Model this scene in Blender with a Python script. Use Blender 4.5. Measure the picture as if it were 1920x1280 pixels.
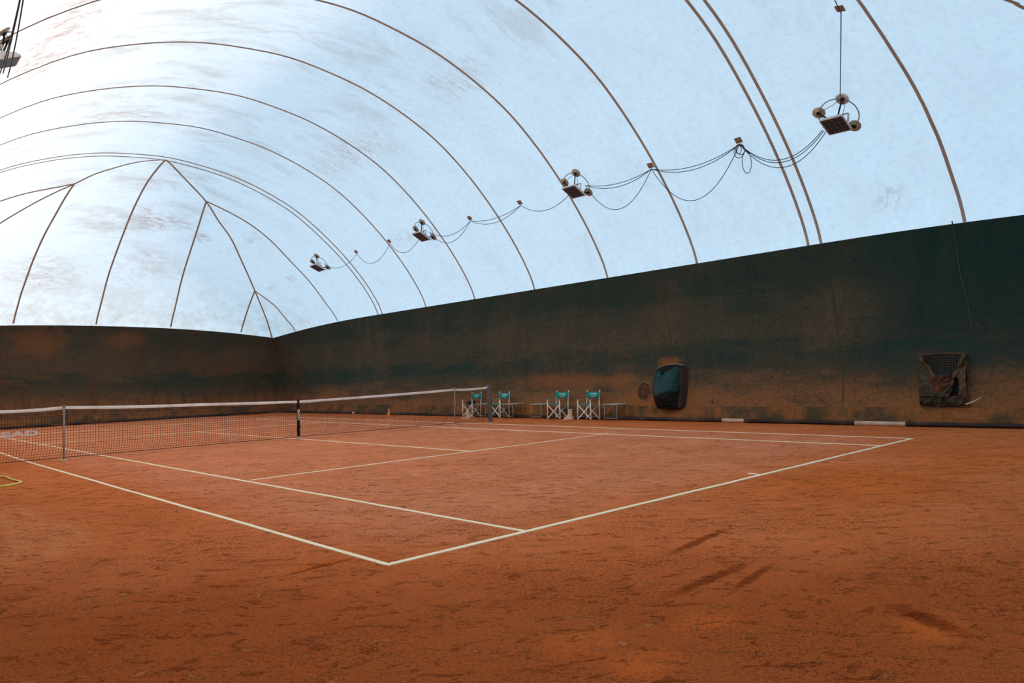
import bpy, bmesh, math, random
from mathutils import Vector, Matrix, noise
random.seed(7)
for o in list(bpy.data.objects):
    bpy.data.objects.remove(o)
SC = bpy.context.scene
COL = SC.collection

# ------------------------------------------------------------------ camera
YAW, PITCH, ROLL = 0.74057, 0.05184, -0.03560
FPX, CX, CY = 1345.24, 916.28, 640.0
CAM = Vector((-8.45413, -16.29254, 1.31038))
_f = Vector((math.sin(YAW) * math.cos(PITCH), math.cos(YAW) * math.cos(PITCH), math.sin(PITCH)))
_r0 = Vector((math.cos(YAW), -math.sin(YAW), 0))
_u0 = _r0.cross(_f)
_r = math.cos(ROLL) * _r0 + math.sin(ROLL) * _u0
_u = -math.sin(ROLL) * _r0 + math.cos(ROLL) * _u0
cam_data = bpy.data.cameras.new('camera')
cam = bpy.data.objects.new('camera', cam_data)
COL.objects.link(cam)
m = Matrix((_r, _u, -_f)).transposed().to_4x4()
m.translation = CAM
cam.matrix_world = m
cam_data.sensor_width = 36
cam_data.lens = FPX / 1920 * 36
cam_data.shift_x = (960 - CX) / 1920
cam_data.clip_start = 0.05
cam_data.clip_end = 200
SC.camera = cam

# ------------------------------------------------------------------ light
world = bpy.data.worlds.new('world')
SC.world = world
world.use_nodes = True
bg = world.node_tree.nodes['Background']
bg.inputs['Color'].default_value = (0.54, 0.80, 1.02, 1)
bg.inputs['Strength'].default_value = 1.0
sun_d = bpy.data.lights.new('sun', 'SUN')
sun_d.energy = 4.0
sun_d.angle = math.radians(8)
sun_d.color = (1.0, 0.84, 0.68)
sun = bpy.data.objects.new('sun', sun_d)
COL.objects.link(sun)
sun.rotation_euler = Vector((0.97, -0.24, -0.10)).to_track_quat('-Z', 'Y').to_euler()
SC.view_settings.view_transform = 'Standard'
SC.view_settings.look = 'None'
SC.view_settings.gamma = 1
SC.view_settings.exposure = 0.42
SC.view_settings.use_curve_mapping = False

# ------------------------------------------------------------------ shape of the air dome
YE = 9.3
TAB = [  # z, half width of the barrel, depth of the rounded end, hip x, hip y, corner drop
    (0.0, 8.25, 8.50, 8.05, 8.25, 0.0),
    (1.0, 8.52, 8.72, 8.15, 8.38, 0.10),
    (2.2, 8.68, 8.82, 8.12, 8.38, 0.22),
    (3.3, 8.71, 8.83, 8.00, 8.28, 0.36),
    (4.2, 8.63, 8.73, 7.78, 8.10, 0.47),
    (5.0, 8.20, 8.07, 6.85, 7.05, 0.28),
    (6.0, 7.37, 6.98, 5.66, 5.72, 0.14),
    (7.0, 6.28, 5.50, 4.45, 4.15, 0.07),
    (8.0, 4.90, 3.75, 3.32, 2.68, 0.04),
    (8.6, 3.63, 2.50, 2.42, 1.74, 0.02),
    (9.0, 2.38, 1.50, 1.58, 1.03, 0.0),
    (9.2, 1.25, 0.75, 0.83, 0.50, 0.0),
    (9.3, 0.0, 0.0, 0.0, 0.0, 0.0)]
NT = len(TAB) - 1

def tab(t):
    i = min(int(t), NT - 1)
    f = t - i
    def P(k):
        if k < 0: return [2 * a - b for a, b in zip(TAB[0], TAB[1])]
        if k > NT: return [TAB[NT - 1][0]] + [-a for a in TAB[NT - 1][1:]]
        return TAB[k]
    p0, p1, p2, p3 = P(i - 1), P(i), P(i + 1), P(i + 2)
    return [0.5 * (2 * b + (c - a) * f + (2 * a - 5 * b + 4 * c - d) * f * f + (-a + 3 * b - 3 * c + d) * f ** 3)
            for a, b, c, d in zip(p0, p1, p2, p3)]

NB, NE = 24, 12

def quad_end(t, j, near=False):
    """point j (0..2*NE) round one quarter of the end at level t; 0 = barrel edge, 2*NE = middle of end wall"""
    z, F, G, hx, hy, d = tab(t)
    F, G, hx, hy = (max(v, 0) for v in (F, G, hx, hy))
    if near:                                   # the end by the entrance is squarer at its foot
        k = min(max((6.0 - t) / 2.0, 0), 1)
        hx, hy = hx + (F + 0.35 - hx) * k, hy + (G + 0.35 - hy) * k
    s = j / NE if j <= NE else (2 * NE - j) / NE
    # crease shape: two gently bowed edges that meet on the hip
    if j <= NE:
        y = hy * s
        x = F - (F - hx) * s * s
    else:
        x = hx * s
        y = G - (G - hy) * s * s
    # rounded shape higher up
    if hx > 1e-4:
        k = min(max((t - 5.0) / 2.0, 0), 1)
        if k > 0:
            rx, ry = hx / F, hy / G
            lo, hi = 1.0, 12.0
            for _ in range(30):
                n = (lo + hi) / 2
                if rx ** n + ry ** n > 1: lo = n
                else: hi = n
            n = max(n, 1.45)
            a, b = max(x, 0) / F, max(y, 0) / G
            q = (a ** n + b ** n) ** (1 / n)
            x, y = x * (1 - k + k / q), y * (1 - k + k / q)
    return x, y, z - d * s ** 2.3

def swell(t, y):
    z = tab(t)[0]
    w = min(max((z - 4.2) / 3.0, 0), 1)
    return 1 + 0.034 * w * max(0, 1 - (y / YE) ** 2)

def ring(t):
    """closed loop round the dome at level t, starting at x>0, y=-YE"""
    z, F = tab(t)[:2]
    F = max(F, 0)
    out = []
    for i in range(NB + 1):
        y = -YE + 2 * YE * i / NB
        out.append((F, y, z * swell(t, y)))
    q = [quad_end(t, j) for j in range(2 * NE + 1)]
    out += [(x, YE + y, zz) for x, y, zz in q[1:]]
    out += [(-x, YE + y, zz) for x, y, zz in reversed(q[:-1])]
    for i in range(1, NB + 1):
        y = YE - 2 * YE * i / NB
        out.append((-F, y, z * swell(t, y)))
    q = [quad_end(t, j, True) for j in range(2 * NE + 1)]
    out += [(-x, -YE - y, zz) for x, y, zz in q[1:]]
    out += [(x, -YE - y, zz) for x, y, zz in reversed(q[1:-1])]
    return out

def shell_mesh(ts, i0=None, i1=None):
    bm = bmesh.new()
    rows = []
    for t in ts:
        r = ring(t)
        n = len(r)
        idx = range(n) if i0 is None else range(i0, i1 + 1)
        rows.append([bm.verts.new(r[k % n]) for k in idx])
    closed = i0 is None
    for a, b in zip(rows[:-1], rows[1:]):
        m_ = len(a)
        for k in range(m_ if closed else m_ - 1):
            k2 = (k + 1) % m_
            bm.faces.new((a[k2], a[k], b[k], b[k2]))
    bmesh.ops.remove_doubles(bm, verts=bm.verts, dist=1e-4)
    bmesh.ops.dissolve_degenerate(bm, dist=1e-5, edges=bm.edges)
    return bm
TS_LOW = [i * 0.5 for i in range(9)]
TS_HIGH = [4 + i * 0.25 for i in range(33)]

# ------------------------------------------------------------------ node helpers
class NT_:
    def __init__(s, name, rough=0.8, spec=0.3):
        s.m = bpy.data.materials.new(name)
        s.m.use_nodes = True
        s.t = s.m.node_tree
        s.b = s.t.nodes['Principled BSDF']
        s.out = s.t.nodes['Material Output']
        s.b.inputs['Roughness'].default_value = rough
        s.b.inputs['Specular IOR Level'].default_value = spec
        s.pos = s.t.nodes.new('ShaderNodeNewGeometry').outputs['Position']
        s.objc = s.t.nodes.new('ShaderNodeTexCoord').outputs['Object']
    def set(s, sock, v):
        if isinstance(v, bpy.types.NodeSocket): s.t.links.new(v, sock)
        elif isinstance(v, (int, float)) and hasattr(sock.default_value, '__len__'):
            n = len(sock.default_value)
            sock.default_value = [v] * min(n, 3) + ([1] if n == 4 else [])
        else: sock.default_value = v
    def math(s, op, a, b=0.0, clamp=False):
        n = s.t.nodes.new('ShaderNodeMath'); n.operation = op; n.use_clamp = clamp
        s.set(n.inputs[0], a); s.set(n.inputs[1], b)
        return n.outputs[0]
    def vmul(s, v, k):
        n = s.t.nodes.new('ShaderNodeVectorMath'); n.operation = 'MULTIPLY'
        s.set(n.inputs[0], v); n.inputs[1].default_value = k
        return n.outputs[0]
    def rot(s, v, ang):
        n = s.t.nodes.new('ShaderNodeVectorRotate'); n.rotation_type = 'Z_AXIS'
        s.set(n.inputs['Vector'], v); n.inputs['Angle'].default_value = ang
        return n.outputs[0]
    def noise(s, scale, v=None, detail=4, rough=0.55, dist=0.0):
        n = s.t.nodes.new('ShaderNodeTexNoise')
        s.set(n.inputs['Vector'], v if v is not None else s.pos)
        n.inputs['Scale'].default_value = scale; n.inputs['Detail'].default_value = detail
        n.inputs['Roughness'].default_value = rough; n.inputs['Distortion'].default_value = dist
        return n.outputs['Fac']
    def voro(s, scale, v=None):
        n = s.t.nodes.new('ShaderNodeTexVoronoi')
        s.set(n.inputs['Vector'], v if v is not None else s.pos)
        n.inputs['Scale'].default_value = scale
        return n.outputs['Distance']
    def ramp(s, v, lo, hi, a=0.0, b=1.0):
        n = s.t.nodes.new('ShaderNodeMapRange'); n.interpolation_type = 'SMOOTHSTEP'
        s.set(n.inputs[0], v)
        for i, k in enumerate((lo, hi, a, b)): s.set(n.inputs[1 + i], k)
        return n.outputs[0]
    def mix(s, f, a, b, mode='MIX'):
        n = s.t.nodes.new('ShaderNodeMix'); n.data_type = 'RGBA'; n.blend_type = mode
        s.set(n.inputs[0], f)
        for k, v in ((6, a), (7, b)):
            if isinstance(v, tuple) and len(v) == 3: v = v + (1,)
            s.set(n.inputs[k], v)
        return n.outputs[2]
    def sep(s, v=None):
        n = s.t.nodes.new('ShaderNodeSeparateXYZ')
        s.set(n.inputs[0], v if v is not None else s.pos)
        return n.outputs
    def blob(s, c, r, wob=None, soft=0.6):
        """1 inside a soft ball/ellipsoid round c, falling to 0; wob adds a noise to its edge"""
        n = s.t.nodes.new('ShaderNodeVectorMath'); n.operation = 'SUBTRACT'
        s.set(n.inputs[0], s.pos); n.inputs[1].default_value = c
        rr = r if isinstance(r, tuple) else (r, r, r)
        v = s.vmul(n.outputs[0], tuple(1 / k for k in rr))
        l = s.t.nodes.new('ShaderNodeVectorMath'); l.operation = 'LENGTH'
        s.set(l.inputs[0], v)
        d = l.outputs['Value']
        if wob is not None: d = s.math('ADD', d, s.math('MULTIPLY', s.math('SUBTRACT', wob, 0.5), 1.4))
        return s.ramp(d, 1.0, 1.0 - soft, 0, 1)
    def bump(s, h, strength=0.5, dist=0.02):
        n = s.t.nodes.new('ShaderNodeBump')
        n.inputs['Strength'].default_value = strength; n.inputs['Distance'].default_value = dist
        s.set(n.inputs['Height'], h)
        s.t.links.new(n.outputs[0], s.b.inputs['Normal'])
        return n.outputs[0]
    def col(s, v):
        if isinstance(v, tuple) and len(v) == 3: v = v + (1,)
        s.set(s.b.inputs['Base Color'], v)
        return s.m

def plain(name, c, rough=0.6, var=0.25, scale=12, metal=0.0, dirt=None, spec=0.3):
    k = NT_(name, rough, spec)
    k.b.inputs['Metallic'].default_value = metal
    f = k.noise(scale, k.objc, 3)
    cc = k.mix(f, tuple(x * (1 - var) for x in c), tuple(min(1, x * (1 + var)) for x in c))
    if dirt:
        g = k.ramp(k.noise(scale * 0.7, k.objc, 5, 0.7), 0.45, 0.7, 0, dirt[3])
        cc = k.mix(g, cc, dirt[:3])
    return k.col(cc)

RUST = (0.42, 0.15, 0.06)

# ---- translucent white membrane
def membrane():
    k = NT_('white membrane')
    nd = k.t.nodes
    big = k.noise(0.22, None, 5, 0.6)
    along = k.vmul(k.pos, (0.35, 1.0, 0.6))
    mid = k.noise(1.3, along, 7, 0.68, 0.6)
    fine = k.noise(7.0, None, 6, 0.7)
    x, y, z = k.sep()
    blotch = k.math('MULTIPLY', k.ramp(big, 0.38, 0.60), k.ramp(mid, 0.44, 0.66))
    ridge = k.ramp(z, 6.6, 8.6, 0.25, 1.0)
    left = k.ramp(x, 5.5, 0.0, 0.0, 1.0)
    blotch = k.math('MULTIPLY', blotch, k.math('ADD', k.math('MULTIPLY', ridge, left), 0.22, True))
    c = k.mix(k.math('MULTIPLY', blotch, 0.60), (0.92, 0.92, 0.91), (0.58, 0.48, 0.40))
    sp = k.math('MULTIPLY', k.ramp(fine, 0.46, 0.70), 0.30)
    c = k.mix(sp, c, (0.66, 0.66, 0.70))
    sp3 = k.math('MULTIPLY', k.ramp(k.noise(0.9, None, 6, 0.65), 0.42, 0.66), 0.14)
    c = k.mix(sp3, c, (0.70, 0.66, 0.68))
    sp2 = k.math('MULTIPLY', k.ramp(k.noise(3.0, None, 5, 0.6, 0.5), 0.56, 0.70), 0.22)
    c = k.mix(sp2, c, (1.0, 1.0, 1.0))
    # sandy dust above the green skirt of the far end
    base = k.math('MULTIPLY', k.ramp(z, 6.8, 4.2), k.ramp(y, 12.0, 17.0))
    base = k.math('MULTIPLY', base, k.ramp(k.noise(2.2, None, 6, 0.7), 0.38, 0.66))
    c = k.mix(k.math('MULTIPLY', base, 0.6), c, (0.72, 0.58, 0.46))
    # rust-red ball and water marks
    w = k.noise(2.0, None, 6, 0.75, 0.8)
    for pc, r, a in (((0.9, 12.9, 7.9), (1.9, 1.0, 0.5), .75), ((0.3, 12.3, 8.15), (1.0, .5, .3), .8), ((-0.5, 13.3, 7.7), (1.8, 1.6, .8), .4), ((2.7, 13.3, 7.6), .5, .8),
                     ((4.4, 12.2, 7.7), (.7, .6, .5), .6), ((6.4, 13.0, 6.0), .5, .9), ((6.2, 14.2, 5.6), (.35, .8, .5), .8),
                     ((7.0, 4.8, 6.6), (.5, 1.3, .5), .45), ((8.3, -10.9, 4.9), .5, .5), ((1.2, 15.2, 6.3), (2.2, 2, 1.5), .35),
                     ((-1.5, 5.2, 9.1), (4.5, .9, .6), .6), ((3.6, 3.4, 8.6), (1.2, 3.2, .8), .5), ((3.2, -2.5, 8.9), (1.2, 2.0, .6), .45),
                     ((-2.5, 16, 6), (2.2, 2.5, 1.2), .45), ((-5, 8, 8), (2.5, 3, 1.6), .5), ((-5.6, -1.5, 8.0), (1.6, 4.0, 1.4), .8)):
        c = k.mix(k.math('MULTIPLY', k.blob(pc, r, w, 0.9), k.math('MULTIPLY', a, k.ramp(k.noise(4.5, along, 6, 0.8, 1.0), 0.42, 0.62))), c, (0.48, 0.26, 0.18))
    tr = nd.new('ShaderNodeBsdfTranslucent'); k.set(tr.inputs[0], c)
    df = nd.new('ShaderNodeBsdfDiffuse'); k.set(df.inputs[0], c)
    mx = nd.new('ShaderNodeMixShader'); mx.inputs[0].default_value = 0.32
    k.t.links.new(tr.outputs[0], mx.inputs[1]); k.t.links.new(df.outputs[0], mx.inputs[2])
    k.t.links.new(mx.outputs[0], k.out.inputs['Surface'])
    return k.m

def green_wall():
    k = NT_('dusty green wall', 0.85, 0.06)
    x, y, z = k.sep()
    big = k.noise(0.35, None, 5, 0.6)
    streak = k.noise(1.0, k.vmul(k.pos, (3.0, 3.0, 0.5)), 6, 0.7)
    horiz = k.noise(1.0, k.vmul(k.pos, (0.5, 0.5, 2.4)), 6, 0.7)
    fine = k.noise(14.0, None, 5, 0.75)
    wob = k.math('ADD', z, k.math('MULTIPLY', k.math('SUBTRACT', horiz, 0.5), 3.0))
    dust = k.ramp(wob, 1.6, 0.2, 0.0, 1.0)                               # splashed clay near the foot
    midb = k.math('MULTIPLY', k.ramp(wob, 3.6, 2.6), k.ramp(wob, 1.7, 2.2))   # a paler band half way up
    patch = k.math('MULTIPLY', k.ramp(big, 0.46, 0.64), k.ramp(streak, 0.35, 0.7))
    end = k.ramp(y, 13.0, 18.0)
    d = k.math('ADD', k.math('MULTIPLY', dust, 0.9), k.ramp(big, 0.30, 0.70, 0.18, 0.42))
    d = k.math('ADD', d, k.math('MULTIPLY', midb, 0.42))
    d = k.math('ADD', d, k.math('MULTIPLY', patch, 0.35))
    d = k.math('ADD', d, k.math('MULTIPLY', end, k.math('MULTIPLY', k.ramp(horiz, 0.3, 0.7), 0.30)))
    d = k.math('MULTIPLY', d, k.ramp(fine, 0.30, 0.62, 0.45, 1.15), True)
    # the wall by the entrance stayed cleaner
    clean = k.math('MULTIPLY', k.ramp(y, -9.5, -11.5), k.ramp(z, 1.2, 2.4))
    d = k.math('MULTIPLY', d, k.math('SUBTRACT', 1.0, k.math('MULTIPLY', clean, 0.85)), True)
    c = k.mix(k.ramp(streak, 0.3, 0.7), (0.009, 0.036, 0.030), (0.020, 0.040, 0.032))
    tealb = k.math('MULTIPLY', k.math('MULTIPLY', k.ramp(wob, 1.1, 1.5), k.ramp(wob, 2.0, 1.6)), k.math('MULTIPLY', k.ramp(big, 0.58, 0.40), k.ramp(streak, .35, .6)))
    c = k.mix(k.math('MULTIPLY', tealb, 0.55), c, (0.005, 0.055, 0.052))
    low = k.ramp(k.math('ADD', z, k.math('MULTIPLY', streak, .8)), 2.2, 0.6)
    dc = k.mix(low, (0.098, 0.072, 0.044), (0.27, 0.112, 0.042))
    dc = k.mix(k.math('MULTIPLY', end, k.ramp(streak, .35, .75)), dc, (0.110, 0.048, 0.024))
    c = k.mix(d, c, dc)
    speck = k.ramp(k.noise(9.0, None, 2, 0.5), 0.70, 0.74)
    c = k.mix(k.math('MULTIPLY', speck, 0.7), c, (0.012, 0.014, 0.013))
    for pc, r, a in (((8.5, -4.98, 1.60), (.6, .50, .22), .8), ((8.4, -4.2, .55), (.6, .75, .5), 1.0), ((8.6, -11.7, .25), (.6, .8, .3), .9),
                     ((8.6, -4.9, 3.0), (.6, .6, 1.6), .06), ((8.6, -0.9, 1.15), (.6, 2.6, .35), .5), ((8.6, -3.2, 1.1), (.6, 1.0, .3), .5), ((-2.2, 18, 3.5), (1.5, 1, .9), .35), ((1.1, 18, 3.6), (1.2, .8, .5), .3)):
        c = k.mix(k.math('MULTIPLY', k.blob(pc, r, k.noise(2.5, None, 5, .7), .8), a), c, (0.30, 0.105, 0.034))
    k.bump(k.math('ADD', k.noise(2.5, k.vmul(k.pos, (1, 1, .6)), 5, .6), k.math('MULTIPLY', fine, .25)), 0.35, 0.06)
    return k.col(c)

def clay():
    k = NT_('red clay', 1.0, 0.0)
    x, y, z = k.sep()
    p = k.pos
    big = k.noise(0.30, p, 4, 0.55)
    mid = k.noise(1.6, p, 6, 0.65, 0.4)
    drag = k.rot(p, math.radians(42))
    dr = k.noise(1.0, k.vmul(drag, (0.9, 5.0, 1)), 5, 0.6, 0.6)
    grain = k.noise(42, p, 5, 0.8)
    grain2 = k.noise(120, p, 3, 0.8)
    c = k.mix(k.ramp(big, 0.35, 0.65), (0.90, 0.215, 0.062), (0.95, 0.255, 0.085))
    # play area of the near court is powdery and pinker
    ic = k.math('MULTIPLY', k.math('MULTIPLY', k.ramp(x, -5.9, -4.6), k.ramp(x, 6.2, 4.8)), k.ramp(y, -12.4, -10.6))
    c = k.mix(k.math('MULTIPLY', ic, k.ramp(mid, 0.3, 0.7, 0.45, 0.85)), c, (1.0, 0.345, 0.180))
    # damp ground round the entrance, plus a corner vignette painted into the clay
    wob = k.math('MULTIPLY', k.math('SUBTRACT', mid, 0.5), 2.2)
    damp_vignette = k.ramp(k.math('ADD', k.math('ADD', y, x), wob), -16.3, -19.3)
    c = k.mix(k.math('MULTIPLY', damp_vignette, 0.68), c, (0.50, 0.095, 0.018))
    # loose orange sand behind the baseline
    for pc, r, a in (((0.2, -13.1, 0), (2.6, 1.5, 3), .85), ((3.0, -13.6, 0), (2.2, 1.3, 3), .6), ((7.9, -2, 0), (0.9, 12, 3), .55), ((-2.2, -13.9, 0), (1.3, 1.0, 3), .35),
                     ((-4.4, -15.05, 0), (.35, .2, 1), .8), ((-5.05, -14.2, 0), (.3, .18, 1), .8), ((-5.7, -14.3, 0), (.28, .2, 1), .8), ((-5.9, -11.5, 0), (.4, .12, 1), .7), ((-5.7, -13.9, 0), (.3, .25, 1), .6)):
        c = k.mix(k.math('MULTIPLY', k.blob(pc, r, mid, 0.8), a), c, (0.92, 0.190, 0.034))
    # drag-net sweep of pale dust on the left
    swp = k.blob((-7.45, -7.8, 0), (1.05, 2.7, 3), k.noise(.9, p, 3), 0.35)
    n = k.t.nodes.new('ShaderNodeVectorMath'); n.operation = 'SUBTRACT'
    k.set(n.inputs[0], p); n.inputs[1].default_value = (-10.2, -7.2, 0)
    l = k.t.nodes.new('ShaderNodeVectorMath'); l.operation = 'LENGTH'; k.set(l.inputs[0], k.vmul(n.outputs[0], (1, .62, 0)))
    wv = k.noise(1.0, None, 1)
    rr_ = k.math('ADD', l.outputs['Value'], k.math('MULTIPLY', mid, 0.35))
    cmb = k.t.nodes.new('ShaderNodeCombineXYZ'); k.set(cmb.inputs[0], k.math('MULTIPLY', rr_, 5.0)); k.set(cmb.inputs[1], k.math('MULTIPLY', big, 2.0))
    wv = k.noise(1.0, cmb.outputs[0], 4, 0.6)
    c = k.mix(k.math('MULTIPLY', swp, k.ramp(wv, 0.38, 0.58, 0.06, 0.80)), c, (1.0, 0.33, 0.125))
    # scuffs: darker, damp clay kicked open, and pale crumbs
    inm = k.ramp(k.noise(0.5, p, 3), 0.4, 0.6, 0.45, 1.0)
    sc = k.ramp(k.noise(6.5, k.vmul(drag, (0.8, 1.35, 1)), 6, 0.72, 0.7), 0.575, 0.625)
    c = k.mix(k.math('MULTIPLY', k.math('MULTIPLY', sc, inm), 0.60), c, (0.36, 0.065, 0.016))
    sc2 = k.ramp(k.noise(8.0, k.vmul(drag, (0.7, 1.4, 1)), 5, 0.70, 0.8), 0.585, 0.64)
    c = k.mix(k.math('MULTIPLY', k.math('MULTIPLY', sc2, inm), 0.50), c, (0.95, 0.36, 0.14))
    sc3 = k.ramp(k.noise(2.2, k.vmul(drag, (0.5, 1.6, 1)), 6, 0.72, 0.6), 0.54, 0.66)
    c = k.mix(k.math('MULTIPLY', sc3, 0.32), c, (0.46, 0.085, 0.020))
    c = k.mix(k.ramp(dr, 0.50, 0.75, 0, 0.22), c, (0.50, 0.10, 0.026))
    clus = k.ramp(k.noise(1.1, p, 4, 0.6), 0.36, 0.62, 0.30, 1.0)
    c = k.mix(k.math('MULTIPLY', k.ramp(grain, 0.38, 0.54, 0.80, 0.0), clus), c, (0.28, 0.045, 0.010))
    c = k.mix(k.ramp(grain2, 0.52, 0.66, 0.0, 0.45), c, (0.98, 0.42, 0.20))
    # slide marks behind the baseline
    for pc, L, W_, ang in (((-4.35, -13.80, 0), .60, .06, 1), ((-4.15, -13.98, 0), .45, .04, 8), ((-3.5, -13.2, 0), .6, .05, 6), ((-5.85, -11.55, 0), .35, .025, 5), ((-4.3, -15.0, 0), .3, .10, 60)):
        n = k.t.nodes.new('ShaderNodeVectorMath'); n.operation = 'SUBTRACT'
        k.set(n.inputs[0], p); n.inputs[1].default_value = pc
        v = k.vmul(k.rot(n.outputs[0], math.radians(-ang)), (1 / L, 1 / W_, 0))
        l = k.t.nodes.new('ShaderNodeVectorMath'); l.operation = 'LENGTH'; k.set(l.inputs[0], v)
        msk = k.ramp(k.math('ADD', l.outputs['Value'], k.math('MULTIPLY', k.noise(16, p, 4, .7), 1.8)), 2.1, 1.3)
        c = k.mix(k.math('MULTIPLY', msk, 0.8), c, (0.30, 0.055, 0.014))
    h = k.math('ADD', k.math('MULTIPLY', grain, 0.5), k.math('MULTIPLY', mid, 1.2))
    h = k.math('ADD', h, k.math('MULTIPLY', dr, 0.7))
    h = k.math('SUBTRACT', h, k.math('MULTIPLY', sc, 0.45))
    h = k.math('ADD', h, k.math('MULTIPLY', sc2, 0.45))
    k.bump(h, 1.0, 0.045)
    return k.col(c)

def line_paint():
    k = NT_('line paint', 0.8, 0.2)
    n = k.noise(9, None, 6, 0.8)
    n2 = k.noise(40, None, 3, 0.7)
    c = k.mix(k.ramp(n, 0.55, 0.7, 0.05, 0.75), (1.0, 0.83, 0.55), (0.95, 0.46, 0.22))
    c = k.mix(k.ramp(n2, 0.62, 0.75, 0, 0.6), c, (0.55, 0.20, 0.09))
    return k.col(c)

M = {}
M['membrane'] = membrane()
M['wall'] = green_wall()
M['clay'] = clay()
M['line'] = line_paint()
M['seam'] = plain('seam tape', (0.46, 0.40, 0.32), 0.9, 0.25, 3)
M['wallseam'] = plain('wall weld', (0.055, 0.047, 0.030), 0.8, 0.4, 5)
def skirt_mat():
    k = NT_('dusty skirt', 0.9, 0.05)
    c = k.mix(k.ramp(k.noise(1.2, None, 5, .7), .4, .62), (0.30, 0.110, 0.036), (0.085, 0.060, 0.032))
    c = k.mix(k.ramp(k.noise(9, k.vmul(k.pos, (1, 1, .3)), 4, .7), .5, .7, 0, .5), c, (0.12, 0.040, 0.014))
    d = k.vmul(k.rot(k.pos, .0), (1.0, 3.0, 2.2))
    w = k.noise(1.6, d, 3, .5, 1.5)
    rg = k.math('SUBTRACT', 1.0, k.ramp(k.math('ABSOLUTE', k.math('SUBTRACT', w, .5)), 0.0, .022))
    c = k.mix(k.math('MULTIPLY', rg, .22), c, (0.42, 0.20, 0.09))
    k.bump(k.math('ADD', rg, k.noise(5, None, 4, .6)), .6, .04)
    return k.col(c)
M['skirt'] = skirt_mat()
M['pipe'] = plain('dark plastic pipe', (0.022, 0.014, 0.012), 0.6, 0.5, 2, dirt=(0.25, 0.10, 0.05, 0.5))
M['tape'] = plain('beige tape', (0.62, 0.46, 0.34), 0.7, 0.25, 6, dirt=(0.40, 0.18, 0.09, 0.7))
M['white'] = plain('white painted frame', (0.95, 0.92, 0.84), 0.5, 0.05, 9, dirt=(0.65, 0.42, 0.27, 0.3))
M['canvas'] = plain('green canvas', (0.0, 0.25, 0.21), 0.75, 0.15, 20)
M['print'] = plain('white print', (0.85, 0.9, 0.88), 0.7, 0.05)
M['grey'] = plain('grey painted metal', (0.33, 0.32, 0.30), 0.5, 0.25, 6, dirt=(0.36, 0.17, 0.09, 0.6))
M['bench'] = plain('weathered bench top', (0.50, 0.42, 0.33), 0.7, 0.3, 8, dirt=(0.4, 0.2, 0.1, 0.5))
M['post'] = plain('weathered grey post', (0.16, 0.155, 0.15), 0.7, 0.45, 5, dirt=(0.22, 0.14, 0.10, 0.6))
M['stick'] = plain('dull steel stick', (0.36, 0.31, 0.26), 0.5, 0.3, 6, dirt=(0.12, 0.09, 0.06, 0.7))
M['tapeband'] = plain('white net band', (1.0, 0.93, 0.84), 0.7, 0.08, 4, dirt=(0.60, 0.48, 0.42, 0.5))
M['net'] = plain('black net twine', (0.035, 0.03, 0.028), 0.8, 0.2)
M['black'] = plain('black webbing', (0.008, 0.008, 0.009), 0.6, 0.3)
M['stencil'] = plain('net stencil paint', (0.80, 0.72, 0.70), 0.8, 0.15)
M['cone'] = plain('orange plastic', (0.85, 0.27, 0.06), 0.5, 0.2, 12, dirt=(0.75, 0.40, 0.18, 0.5))
M['oldcone'] = plain('sun bleached plastic', (0.72, 0.42, 0.25), 0.7, 0.25, 9, dirt=(0.80, 0.62, 0.48, 0.8))
M['hose'] = plain('yellow hose', (0.78, 0.66, 0.12), 0.45, 0.15, 10, dirt=(0.6, 0.35, 0.08, 0.4))
M['cable'] = plain('black cable', (0.030, 0.028, 0.03), 0.6, 0.2)
M['disc'] = plain('tan patch disc', (0.50, 0.39, 0.25), 0.7, 0.2, 6)
M['hoop'] = plain('grey hoop', (0.34, 0.30, 0.24), 0.6, 0.3, 5)
M['housing'] = plain('grey lamp housing', (0.62, 0.54, 0.50), 0.45, 0.15, 7, dirt=(0.40, 0.26, 0.2, 0.6))
M['lens'] = plain('dark lamp glass', (0.055, 0.045, 0.042), 0.25, 0.2, 8, spec=0.6)
def lens_mat():
    k = NT_('dark lamp glass', 0.3, 0.5)
    x, y, z = k.sep(k.objc)
    d = k.math('MULTIPLY', k.math('COSINE', k.math('MULTIPLY', x, 2 * math.pi / .10)), k.math('COSINE', k.math('MULTIPLY', y, 2 * math.pi / .11)))
    d = k.math('MULTIPLY', k.ramp(d, 0.15, 0.95), k.math('MULTIPLY', k.math('COSINE', k.math('MULTIPLY', x, math.pi / .10)), k.math('COSINE', k.math('MULTIPLY', y, math.pi / .11))))
    d = k.ramp(k.math('ABSOLUTE', d), 0.1, 0.8)
    return k.col(k.mix(k.math('MULTIPLY', d, .8), (0.045, 0.034, 0.032), (0.26, 0.20, 0.17)))
M['lens'] = lens_mat()
M['ring'] = plain('dusty ring', (0.26, 0.13, 0.065), 0.8, 0.3, 10)
M['clip'] = plain('tan fabric tab', (0.33, 0.21, 0.12), 0.8, 0.3, 20)
M['tarp'] = plain('glossy green tarp', (0.001, 0.034, 0.029), 0.42, 0.4, 2, spec=0.28)
M['tarpshade'] = plain('green tarp darkened for shade', (0.003, 0.008, 0.007), 0.5, 0.6, 3, dirt=(0.06, 0.020, 0.010, 0.35), spec=0.2)  # lower part of the same tarp, its gradual shade put into the colour
M['flap'] = plain('muddy green flap', (0.030, 0.018, 0.010), 0.7, 0.5, 3, dirt=(0.09, 0.032, 0.012, 0.6))
M['cord'] = plain('olive cord', (0.10, 0.085, 0.05), 0.8, 0.3, 10)
M['fold'] = plain('muddy canvas roll', (0.085, 0.045, 0.024), 0.75, 0.5, 8, dirt=(0.26, 0.10, 0.045, 0.7))
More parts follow.
